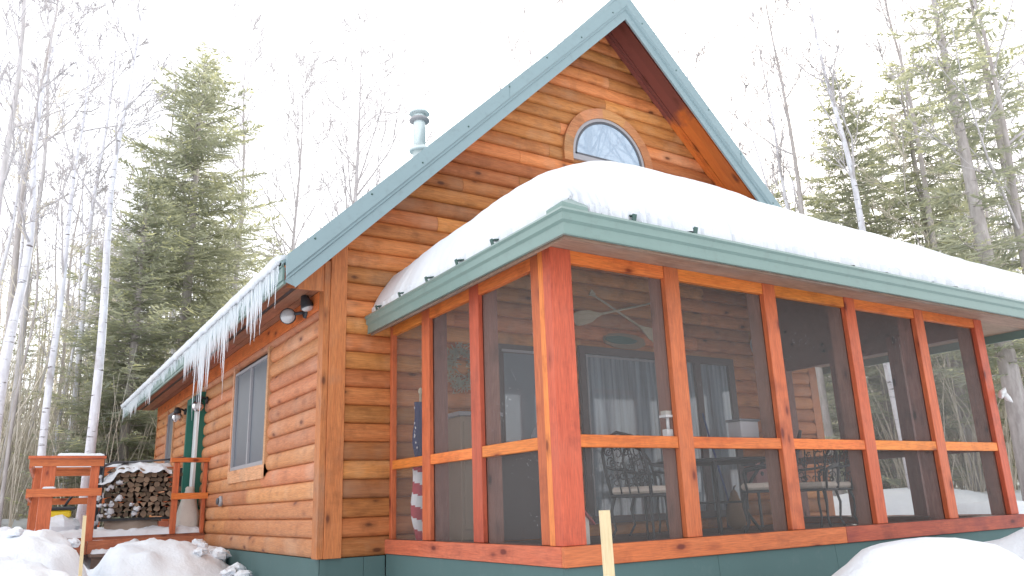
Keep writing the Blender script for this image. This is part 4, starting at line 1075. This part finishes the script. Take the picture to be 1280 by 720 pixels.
# snow on the deck, rails
def snowstrip(x0,x1,y0,y1,z,t,lab,seed,nx_=24,ny_=8,fall=.35):
    b=MB(); vs=[]
    for j in range(ny_+1):
        for i in range(nx_+1):
            u,v=i/nx_,j/ny_; e=min(u,1-u,(v)*(y1-y0)/(x1-x0),(1-v)*(y1-y0)/(x1-x0))*(x1-x0)
            h=t*min(1,e/max(t*1.2,.02))**.5*(1+fall*nz(u*(x1-x0)*3,v*(y1-y0)*3,seed)+fall*.6*nz(u*(x1-x0)*11,v*(y1-y0)*11,seed)) if e>0 else 0
            vs.append((x0+(x1-x0)*u+(.03*nz(v*5,seed) if 0<u<1 else 0),y0+(y1-y0)*v,z+.002+max(0,h)))
    b.add(vs,[(j*(nx_+1)+i,j*(nx_+1)+i+1,(j+1)*(nx_+1)+i+1,(j+1)*(nx_+1)+i) for j in range(ny_) for i in range(nx_)],.5,0,True)
    b.add([vs[0],vs[nx_],vs[-1],vs[-1-nx_]],[(3,2,1,0)])
    return tag(b.build('settled_snow',M['snowbit'],origin=(x0,y0,z)),lab,'snow')
snowstrip(-2.18,-.04,4.92,7.5,DZ,.085,'snow lying over the deck boards and round the firewood rack',3,60,60,.6)
snowstrip(-2.0,-1.44,4.63,4.77,1.243,.035,'snow strip on the cap of the front deck railing',5)
snowstrip(-2.2,-.1,7.55,7.69,1.258,.075,'snow strip on the cap of the rear deck railing',6,50)
snowstrip(-2.13,-1.97,4.60,4.66,.826,.035,'little snow pad on the middle board of the deck railing',7,8,6)
snowstrip(-1.48,-.55,4.62,4.9,-.014,.09,'snow on the step below the deck',9,30,8,.9)
# firewood rack
rk=empty('firewood_rack',(-.87,5.5,DZ),'black metal firewood rack on the deck','firewood rack')
RX0,RX1=-1.40,-.34; RZ=.43
for y in(5.36,5.64):
    b=MB(); b.beam((RX0,y,RZ-.02),(RX1,y,RZ-.02),.035,.035); b.build('base_bar',M['black'],rk)
for x in(RX0,RX1):
    for y in(5.36,5.64):
        b=MB(); b.beam((x,y,DZ+.01),(x,y,1.24 if x==RX0 else 1.12),.03,.03,up=(0,1,0)); b.build('upright',M['black'],rk)
    b=MB(); b.beam((x,5.36,DZ+.12),(x,5.64,DZ+.12),.025,.025); b.build('cross_bar',M['black'],rk)
rl=random.Random(11); count=0
z=RZ+.045; row=0
while z<1.12:
    x=RX0+.06+(.04 if row%2 else 0)
    while x<RX1-.05:
        w_=rl.uniform(.07,.12); h=rl.uniform(.062,.082)
        cxx=x+w_/2; top=1.12-.25*max(0,(cxx-(-.75)))*0 - (.20 if cxx<-1.25 else 0)
        if z<top and cxx<RX1-.02:
            n=rl.choice([3,3,4,5,7]); a0=rl.uniform(0,6.28); b=MB(); y0=5.27+rl.uniform(-.035,.05); y1=5.70
            poly=[]
            for k in range(n):
                a=a0+2*math.pi*k/n+rl.uniform(-.25,.25); q=rl.uniform(.9,1.12); poly.append((w_*.52*q*math.cos(a),h*.56*q*math.sin(a)))
            # rounded outline between the corners
            P2=[]
            for k in range(n):
                p=poly[k]; q=poly[(k+1)%n]; P2.append(p); bul=1.12 if (k==0 or n>5) else 1.0
                P2.append(((p[0]+q[0])/2*bul,(p[1]+q[1])/2*bul))
            m=len(P2); vs=[(px,y0-5.5,pz) for px,pz in P2]+[(px*.97,y1-5.5,pz*.97) for px,pz in P2]
            b.add(vs,[tuple(range(m))],rl.random(),0); b.add(vs,[tuple(m+k for k in range(m-1,-1,-1))],.5,0)
            tb=rl.random(); b.add(vs,[(k,m+k,m+(k+1)%m,(k+1)%m) for k in range(m)],tb,1)
            o=b.build('firewood_log',[M['logend'],M['logbark']],origin=(0,0,0)); o.location=(cxx,5.5,z)
            tag(o,'split firewood log stacked in the rack on the deck','log','split logs stacked in the firewood rack'); count+=1
        x+=w_*.95
    z+=.068; row+=1
# snow on the woodpile
b=MB(); NXX,NYY=50,22; vs=[]
for j in range(NYY+1):
    for i in range(NXX+1):
        u,v=i/NXX,j/NYY; x=RX0-.06+(RX1-RX0-.02)*u; y=5.20+.52*v
        zt_=1.10-.16*(1-sm(x,-1.36,-1.15)); fade=1-sm(x,-.62,-.45)
        e=min(u*2.2,(1-u)*3,v*2+.05,(1-v)*2+.1); h=.085*min(1,e)**.6*(1+.6*nz(x*5,y*5,1)+.3*nz(x*13,y*13,2))*fade
        drop=.06*(1-sm(v,0,.25))*(1+1.5*nz(x*9,2))
        vs.append((x,y,zt_+h-drop))
b.add(vs,[(j*(NXX+1)+i,j*(NXX+1)+i+1,(j+1)*(NXX+1)+i+1,(j+1)*(NXX+1)+i) for j in range(NYY) for i in range(NXX) if vs[j*(NXX+1)+i][0]<-.5],.5,0,True)
for i in range(20):   # clumps caught between the logs, most on the left
    x=RX0-.02+abs(rl.gauss(0,.26)) if i<24 else rl.uniform(RX0,-.55); z=rl.uniform(.45,1.02)
    if x<RX1-.1:
        l=lump((x,5.24+rl.uniform(-.02,.03),z),rl.uniform(.02,.05),i*1.7,.75,9,6,.9); b.add(l.v,l.f,.5,0,True)
for i in range(9):
    l=lump((RX0-.03+rl.uniform(-.02,.05),5.25+rl.uniform(0,.35),rl.uniform(.35,.95)),rl.uniform(.04,.065),i*2.9,1,9,6,.8); b.add(l.v,l.f,.5,0,True)
tag(b.build('woodpile_snow',M['snowbit'],origin=(-.9,5.3,1.1)),'snow capping the stacked firewood and clinging to its left end','snow')
# tarp under the rack
b=MB(); vs=[]
for j in range(9):
    for i in range(25):
        u,v=i/24,j/8; vs.append((-1.30+.75*u,5.32+.03*math.sin(u*9)+.10*v,.20+.24*v-.05*(v*u)+.02*nz(u*6,v*4)))
b.add(vs,[(j*25+i,j*25+i+1,(j+1)*25+i+1,(j+1)*25+i) for j in range(8) for i in range(24)],.5,0,True)
tag(b.build('folded_tarp',M['tarp'],origin=(-.95,5.35,.2)),'beige tarp bunched under the firewood rack','tarp')
b=MB(); b.box(-.60,-.46,5.30,5.55,.205,.37,tone=.3,bev=.006); tag(b.build('wood_block',M['deck'],origin=(-.5,5.4,.2)),'short red brown wood block under the right end of the rack','block')
# shovel on the pile
sh=empty('snow_shovel',(-.9,5.45,1.2),'snow shovel with dark blade lying across the top of the woodpile','shovel')
b=MB(); b.tube([(-1.10,5.40,1.20),(-.62,5.5,1.24),(-.48,5.52,1.255)],.014,8); b.build('shaft',M['dgrey'],sh)
b=MB(); b.tube([(-.50,5.52,1.253),(-.26,5.56,1.28)],.02,8); b.build('grip',M['black'],sh)
b=MB(); b.prism([(-1.45,5.28,1.10),(-1.40,5.28,1.16),(-1.25,5.30,1.215),(-1.06,5.33,1.215),(-1.05,5.33,1.20),(-1.24,5.30,1.19),(-1.38,5.28,1.13)],(0,.28,0)); b.build('blade',M['dgrey'],sh)
# fire tools: two upright dark rods at the left end
for i,x in enumerate((-1.425,-1.375)):
    b=MB(); b.tube([(x,5.25,.40),(x-.01,5.25,1.26)],.012,6); b.tube([(x-.01,5.25,1.24),(x-.01,5.25,1.31)],.018,6)
    tag(b.build('iron_rod',M['black'],origin=(x,5.25,.4)),['left upright iron rod at the end of the woodpile','right upright iron rod at the end of the woodpile'][i],'rod')
# white sack by the door
b=MB(); vs=[]; n=20; prof=[(.17,0),(.20,.06),(.19,.2),(.15,.34),(.11,.46),(.07,.56),(.075,.60),(.05,.62)]
for r,h in prof:
    for k in range(n):
        a=2*math.pi*k/n; q=r*(1+.18*nz(math.cos(a)*2,math.sin(a)*2,h*5)); vs.append((-.23+q*math.cos(a)*.85,5.18+q*math.sin(a)*.7,DZ+.03+h))
b.add(vs,[(i*n+k,i*n+(k+1)%n,(i+1)*n+(k+1)%n,(i+1)*n+k) for i in range(len(prof)-1) for k in range(n)]+[tuple((len(prof)-1)*n+k for k in range(n))],.5,0,True)
tag(b.build('sack',M['bag'],origin=(-.23,5.18,.2)),'white crumpled sack standing on the deck beside the green door','sack')
# yellow and black electric tool in the snow
tl=empty('power_tool',(-2.0,5.9,.4),'small yellow and black power tool half buried in snow behind the railing','power tool')
x,y=-1.86,5.6; z=.46
b=MB(); b.box(x-.15,x+.15,y-.12,y+.12,z,z+.10,bev=.02); b.build('yellow_body',M['yellow'],tl)
b=MB(); b.box(x-.19,x-.152,y-.14,y+.14,z-.08,z+.16,bev=.01); b.box(x-.15,x+.2,y-.13,y+.13,z+.102,z+.15,bev=.015); b.build('black_shell',M['black'],tl)
b=MB(); b.tube([(x+.06,y,z+.14),(x+.10,y,z+.22),(x+.15,y,z+.30)],.018,7); b.build('handle',M['black'],tl)
l=lump((x,y,.30),.26,3,.75); tag(l.build('snow_heap',M['snow'],origin=(x,y,.3)),'heap of snow under the yellow power tool','snow')

# ------------------------------------------------------------------ trees
def branch_tree(seed,h,r0,lean=(0,0),first=.35,nb=14,spread=.5,levels=2,blen=.32,wig=.03,upward=.9,mat='birch',crownmat='twig',fork=0):
    rr=random.Random(seed); tr=MB(); cr=MB()
    def poly(p,d,L,n,wg,upb):
        pts=[p.copy()]; d=d.normalized()
        for i in range(n):
            d=(d+Vector((rr.gauss(0,wg),rr.gauss(0,wg),rr.gauss(0,wg)+upb))).normalized(); p=p+d*L/n; pts.append(p.copy())
        return pts
    trunk=[]; n=14; d=Vector((lean[0],lean[1],1))
    for i in range(n+1):
        t=i/n; trunk.append(Vector((lean[0]*h*t+.10*h*wig*6*nz(seed*3.1,t*3)*t**.5,lean[1]*h*t+.10*h*wig*6*nz(seed*5.7,t*3)*t**.5,h*t)))
    rad=[max(.012,r0*(1-i/n)**.85*(1.25 if i==0 else 1)) for i in range(n+1)]
    tr.tube(trunk,rad,8)
    def at(t):
        f=t*n; i=min(n-1,int(f)); return trunk[i].lerp(trunk[i+1],f-i), r0*(1-t)**.85
    def grow(p,d,L,r,lev):
        pts=poly(p,d,L,5 if lev<2 else 4,.13,.05)
        cr.tube(pts,[max(.0075,r*(1-i/(len(pts)-.5))) for i in range(len(pts))],4 if lev<2 else 3,cap=False)
        if lev<levels+1:
            k=rr.randint(4,7) if lev<3 else 3
            for j in range(k):
                t=rr.uniform(.2,1); f=t*(len(pts)-1); i=min(len(pts)-2,int(f)); q=pts[i].lerp(pts[i+1],f-i)
                dd=(pts[i+1]-pts[i]).normalized(); side=dd.cross(Vector((rr.gauss(0,1),rr.gauss(0,1),rr.gauss(0,1)))).normalized()
                grow(q,dd+side*rr.uniform(.4,.9)+Vector((0,0,.15)),L*rr.uniform(.3,.55)*(1.15-t*.4),r*.5*(1-t*.4),lev+1)
    for j in range(nb):
        t=first+(1-first)*((j+rr.random())/nb)**.85; t=min(t,.98); p,r=at(t)
        a=rr.uniform(0,2*math.pi); L=h*blen*(1.1-t)**.6*rr.uniform(.5,1.1)
        grow(p,Vector((math.cos(a)*spread*1.3,math.sin(a)*spread*1.3,upward*rr.uniform(.3,1.3))),L,r*.45+.004,1)
    return tr,cr
def place_tree(name,seed,x,y,h,r0,lab,cat='tree',group=None,mat='birch',cmat='twig',**k):
    z=ground(x,y)-.1
    o=empty(name,(x,y,z),lab,cat,group)
    tr,cr=branch_tree(seed,h,r0,**k)
    tr.build('trunk',M[mat],o,origin=(0,0,0)); cr.build('branches',M[cmat],o,origin=(0,0,0)); return o

def spruce(seed,h,Rb,dens=1.0,low=.06,mat='needles',gap=.0,tw=1.0,pw=.72):
    rr=random.Random(seed); tr=MB(); cr=MB()
    tr.tube([(0,0,0),(0.02,0,h*.5),(0,0,h)],[h*.014+.03,h*.008+.015,.008],8)
    z=h*low; 
    while z<h*.985:
        t=z/h; Rz=Rb*(1-t)**pw*(1 if t>.16 else .75+t*1.5)+.12
        nb=max(4,int((6+2*rr.random())*dens))
        a0=rr.uniform(0,6.28)
        for k in range(nb):
            if rr.random()<gap: continue
            a=a0+2*math.pi*k/nb+rr.uniform(-.35,.35); L=Rz*rr.uniform(.5,1.18)
            dr=Vector((math.cos(a),math.sin(a),0)); sd_=Vector((-dr.y,dr.x,0)); zb=z+rr.uniform(-.12,.12)
            sag=rr.uniform(.12,.38)*(1-t*.9); rise=.45*t
            n=max(3,int(L/.16)); pts=[]
            for i in range(n+1):
                s=i/n; pts.append(dr*(L*s)+Vector((0,0,zb+L*(rise*s-sag*s+sag*.75*s*s*s)))+sd_*L*.06*math.sin(s*3+a))
            if L>.5: tr.tube(pts[:-1],[max(.004,.018*(1-i/n)) for i in range(n)],3,cap=False)
            for i in range(1,n+1):
                s=i/n; p=pts[i]; d=(pts[i]-pts[i-1]).normalized()
                wd=(.40*L*(1-s)**.6*min(1,s*3+.2)+.10)*tw
                for side in((-1,1) if i<n else (-1,0,1)):
                    m=rr.randint(2,3)
                    for q in range(m):
                        dd=(d*rr.uniform(.5,1.0)+sd_*side*rr.uniform(.6,1.1)+Vector((0,0,rr.uniform(-.35,.12)))).normalized()
                        ll=wd*rr.uniform(.6,1.15); st=p+d*rr.uniform(-.08,.08)
                        nn=dd.cross(Vector((rr.gauss(0,.35),rr.gauss(0,.35),1))).normalized(); wt=rr.uniform(.016,.03)
                        tone=rr.random()*(.55+.45*s)
                        m_=st+dd*ll*.5+Vector((0,0,-.015)); e_=st+dd*ll+Vector((0,0,rr.uniform(-.06,.02)))
                        cr.add([st-nn*wt*.5,st+nn*wt*.5,m_+nn*wt,m_-nn*wt,e_],[(0,1,2,3),(3,2,4)],tone)
                        # short needled shoots off the twig
                        for w_ in range(2):
                            f=rr.uniform(.25,.85); b0=st.lerp(e_,f); sv=(nn*rr.choice((-1,1))+dd*.7+Vector((0,0,rr.uniform(-.4,.3)))).normalized()*ll*.34
                            cr.add([b0-dd*.016,b0+dd*.016,b0+sv],[(0,1,2)],tone)
        z+=rr.uniform(.22,.34)*(.65+.35*(1-t))/max(.6,dens)*max(1,h/11)*.9
    return tr,cr
def place_spruce(seed,x,y,h,Rb,lab,group=None,mat='needles',**k):
    z=ground(x,y)-.1; o=empty('spruce_tree',(x,y,z),lab,'spruce tree',group)
    tr,cr=spruce(seed,h,Rb,**k); tr.build('trunk',M['bark'],o,origin=(0,0,0)); cr.build('crown',M[mat],o,origin=(0,0,0)); return o

def at(az,dist): a=R(az); return CAM.x+dist*math.sin(a),CAM.y+dist*math.cos(a)
# the conifers one can tell apart
sp1=place_spruce(1,1.15,15.2,13.9,3.5,'tall dense dark spruce rising behind the left end of the cabin roof',dens=1.0,pw=.5,gap=.12,tw=1.1)
sp2=place_spruce(2,-.35,12.6,9.1,2.1,'shorter yellow green spruce just left of the tallest spruce',dens=1.1)
sp3=place_spruce(3,15.0,3.6,11.0,2.5,'bushy spruce behind the porch roof right of the gable',dens=.95,gap=.2,pw=.6)
sp4=place_spruce(4,12.8,-.2,12.4,2.3,'tall dark spruce near the right edge of the photo',dens=.8,gap=.33,low=.2)
# copies farther off
GS='smaller spruces scattered through the wood'
cl=[(sp3,18.6,3.9,.5,1.12,'spruce in the wood between the bushy spruce and the tall dark spruce'),
    (sp2,18.5,8.8,1.1,1.15,'low spruce just clearing the end of the right rake'),
    (sp4,15.9,.4,2.1,1.05,'tall ragged spruce at the far right edge of the photo'),
    (sp2,16.3,5.6,2.6,.95,'low bushy spruce right of the roof corner behind the porch roof'),
    (sp1,-5.5,21,1.3,.72,'dim spruce deep in the wood at the left edge'),
    (sp3,2.6,20.5,4.0,.95,'dense spruce filling the gap behind the far eave')]
for s,x,y,rz,scl,lab in cl: clone(s,(x,y,ground(x,y)-.1),rz,scl,lab,group=None)
for i,(az,d,scl) in enumerate([(12,32,.8),(15,30,.95),(18,36,1.0),(0,33,.8),(5,38,.9),(-4,28,.6),(50,36,.85),(59,36,.75),(64,38,.95),(70,30,.9),(22,40,.85),(46,44,.8)]):
    x,y=at(az,d); clone([sp1,sp3,sp2,sp4][i%4],(x,y,ground(x,y)-.1),i*1.3,scl,'distant spruce half hidden among bare trunks',group='distant spruces in the wood')
# birches and bare trees one can tell apart
place_tree('birch_tree',11,-1.38,8.0,12.5,.095,'tall white birch rising past the top of the photo left of the dark spruce',lean=(.0,0),first=.42,nb=9,wig=.03,blen=.22)
place_tree('birch_tree',12,-2.75,6.4,9.0,.10,'broken topped white birch at the left edge of the photo',lean=(.01,0),first=.45,nb=8,wig=.05,blen=.2)
place_tree('birch_tree',13,-1.95,10.4,12.2,.085,'slim birch between the broken birch and the tall white birch',lean=(-.02,0),first=.4,nb=12,wig=.05,blen=.25)
place_tree('bare_tree',14,2.9,17.5,17,.11,'pale bare tree right behind the tall dark spruce',mat='barkl',first=.45,nb=16,blen=.3)
t15=place_tree('bare_tree',15,5.4,13.5,15.6,.14,'many branched bare tree behind the chimney pipe',mat='barkl',first=.33,nb=36,blen=.42,spread=.5,upward=1.2)
place_tree('bare_tree',16,4.6,17,16,.10,'thin bare tree left of the chimney pipe',mat='barkl',first=.35,nb=28,blen=.35,upward=1.2)
place_tree('bare_tree',17,9.7,10.0,16.8,.11,'bare tree top showing above the left rake near the peak',mat='barkl',first=.45,nb=18,blen=.33,upward=1.1)
place_tree('bare_tree',18,14.0,7.6,15.5,.11,'forked bare tree right of the roof peak',mat='birch',first=.4,nb=16,blen=.33,upward=1.2,lean=(-.03,0))
place_tree('birch_tree',19,15.9,6.0,14.5,.10,'leaning birch between the roof peak and the bushy spruce',first=.4,nb=14,blen=.28,upward=1.2,lean=(-.06,0))
place_tree('birch_tree',20,12.2,1.6,12.4,.11,'white birch trunk leaning left before the right spruces',first=.45,nb=12,blen=.28,lean=(-.05,.02))
place_tree('bare_tree',21,13.9,-.4,13.5,.10,'twisting bare tree at the right edge above the porch roof',mat='bark',first=.3,nb=16,blen=.38,lean=(.02,0))
for D,dx_,rz in((13,0,.5),(15,2.2,2.1),(17,-2.0,4.0),(15,4.6,5.0)):
    x,y=3.7+.62*D+dx_*.78,-.78*D+dx_*.62
    clone(t15,(x,y,-.9),rz,1.45,'tall many branched bare tree across the yard in front of the cabin',group='bare trees across the yard')
# the many bare trunks of the wood: six kinds, copied
protos=[]
spec=[(31,14,.08,'birch','twig',dict(first=.45,nb=10,blen=.22,wig=.06)),(32,13,.085,'barkl','twig',dict(first=.4,nb=12,blen=.26,wig=.05)),
      (33,15,.10,'bark','twig',dict(first=.5,nb=12,blen=.26,wig=.03)),(34,11,.055,'barkl','twig',dict(first=.35,nb=10,blen=.25,wig=.09)),
      (35,12,.065,'birch','twig',dict(first=.4,nb=10,blen=.25,wig=.09)),(36,9,.04,'bark','twigbg',dict(first=.2,nb=12,blen=.3,wig=.09))]
rt_=random.Random(21); labs=['white birch trunk among the bare trees of the wood','pale grey bare trunk in the wood','thick dark bare trunk in the wood','slender pale sapling in the wood','slender white birch sapling in the wood','thin dark sapling with low branches in the wood']
grp=['white birches of the wood','pale bare trees of the wood','dark bare trees of the wood','slender pale saplings of the wood','slender birch saplings of the wood','dark saplings of the wood']
first_=[None]*6; n_=0
def free(x,y):
    return not(-3.2<x<9.2 and -5<y<11.2)
spots=[]
for i in range(40):   # left side wood, seen past the deck
    az=rt_.uniform(-4,9); d=rt_.uniform(17.5,38) if rt_.random()<.8 else rt_.uniform(14.5,18); spots.append((az,d))
for i in range(30): spots.append((rt_.uniform(9,30),rt_.uniform(26,42)))
for i in range(24): spots.append((rt_.uniform(30,50),rt_.uniform(24,42)))
for i in range(48): spots.append((rt_.uniform(50,72),rt_.uniform(19,40)))
for az,d in spots:
    if 3.5<az<15: d=max(d,24)+2
    x,y=at(az,d)
    if not free(x,y): continue
    k=rt_.randrange(6); nm='birch_tree' if k in(0,4) else 'bare_tree'
    scl=rt_.uniform(.8,1.15); 
    if 9<az<50: scl*=.8
    if first_[k] is None:
        s=spec[k]; o=place_tree(nm,s[0],x,y,s[1],s[2],labs[k],'tree',grp[k],mat=s[3],cmat=s[4],**s[5]); first_[k]=o
    else: clone(first_[k],(x,y,ground(x,y)-.1),rt_.uniform(0,6.28),scl,labs[k],group=grp[k])
for i in range(14):
    az=150+i*9.5; x,y=at(az,rt_.uniform(14,24)); k=i%6
    clone(first_[k],(x,y,ground(x,y)-.1),i,1.0,labs[k].replace('wood','wood across the clearing'),group=grp[k]+' across the clearing')
# undergrowth and far wood, one mass
b=MB(); rb=random.Random(8)
for i in range(1500):
    az=rb.uniform(-10,78); d=rb.uniform(34,64); x,y=at(az,d); z=ground(x,y)-.2; h=rb.uniform(5,13) ; r=rb.uniform(.03,.10)
    if 12<az<50: h*=.75
    lx,ly=rb.gauss(0,.04),rb.gauss(0,.04)
    b.tube([(x,y,z),(x+lx*h*.5+rb.gauss(0,.1),y+ly*h*.5,z+h*.5),(x+lx*h,y+ly*h,z+h)],[r,r*.7,.01],3,cap=False,tone=rb.random())
    for k in range(9):
        t=rb.uniform(.12,.95); p=Vector((x+lx*h*t,y+ly*h*t,z+h*t)); a=rb.uniform(0,6.28); L=rb.uniform(.5,1.9)
        e=p+Vector((math.cos(a)*L,math.sin(a)*L,L*rb.uniform(-.1,.8))); b.tube([p,p.lerp(e,.5)+Vector((0,0,.08)),e],[.014,.010,.004],3,cap=False)
for i in range(900):   # leafless brush under the trees
    az=rb.uniform(-8,13) if i%3 else rb.uniform(56,76); d=rb.uniform(19,34); x,y=at(az,d); z=ground(x,y)-.1
    for k in range(5):
        a=rb.uniform(0,6.28); h=rb.uniform(1.2,4.5); q=h*rb.uniform(.1,.45)
        b.tube([(x,y,z),(x+math.cos(a)*q*.4,y+math.sin(a)*q*.4,z+h*.55),(x+math.cos(a)*q,y+math.sin(a)*q,z+h)],[.014,.010,.004],3,cap=False)
tag(b.build('distant_wood',M['twigbg']),'mass of thin bare trunks and twigs deep in the wood',None,kind='stuff')
b=MB()
for i in range(1700):
    az=rb.uniform(-8,26) if rb.random()<.32 else rb.uniform(48,76); d=rb.uniform(26,58); x,y=at(az,d); hb=rb.uniform(.2,7.5)*(1 if az<12 or az>52 else .7)
    z=ground(x,y)+hb; n=24; rad=rb.uniform(.5,1.1)
    for k in range(n):
        c=Vector((x+rb.gauss(0,rad),y+rb.gauss(0,rad),z+rb.gauss(0,rad*.28))); dd=Vector((rb.gauss(0,1),rb.gauss(0,1),rb.gauss(-.2,.4))).normalized()*rb.uniform(.12,.30); s=dd.cross(Vector((0,0,1))).normalized()*rb.uniform(.02,.05)
        b.add([c-s,c+s,c+dd],[(0,1,2)],rb.random())
tag(b.build('distant_conifers',M['needlesbg']),'hazy mass of young conifer foliage deep in the wood',None,kind='stuff')
for o in bpy.data.objects:
    if '_o' in o: del o['_o']
print('objects',len(bpy.data.objects),'logs',count,'faces',sum(len(m.polygons) for m in bpy.data.meshes))
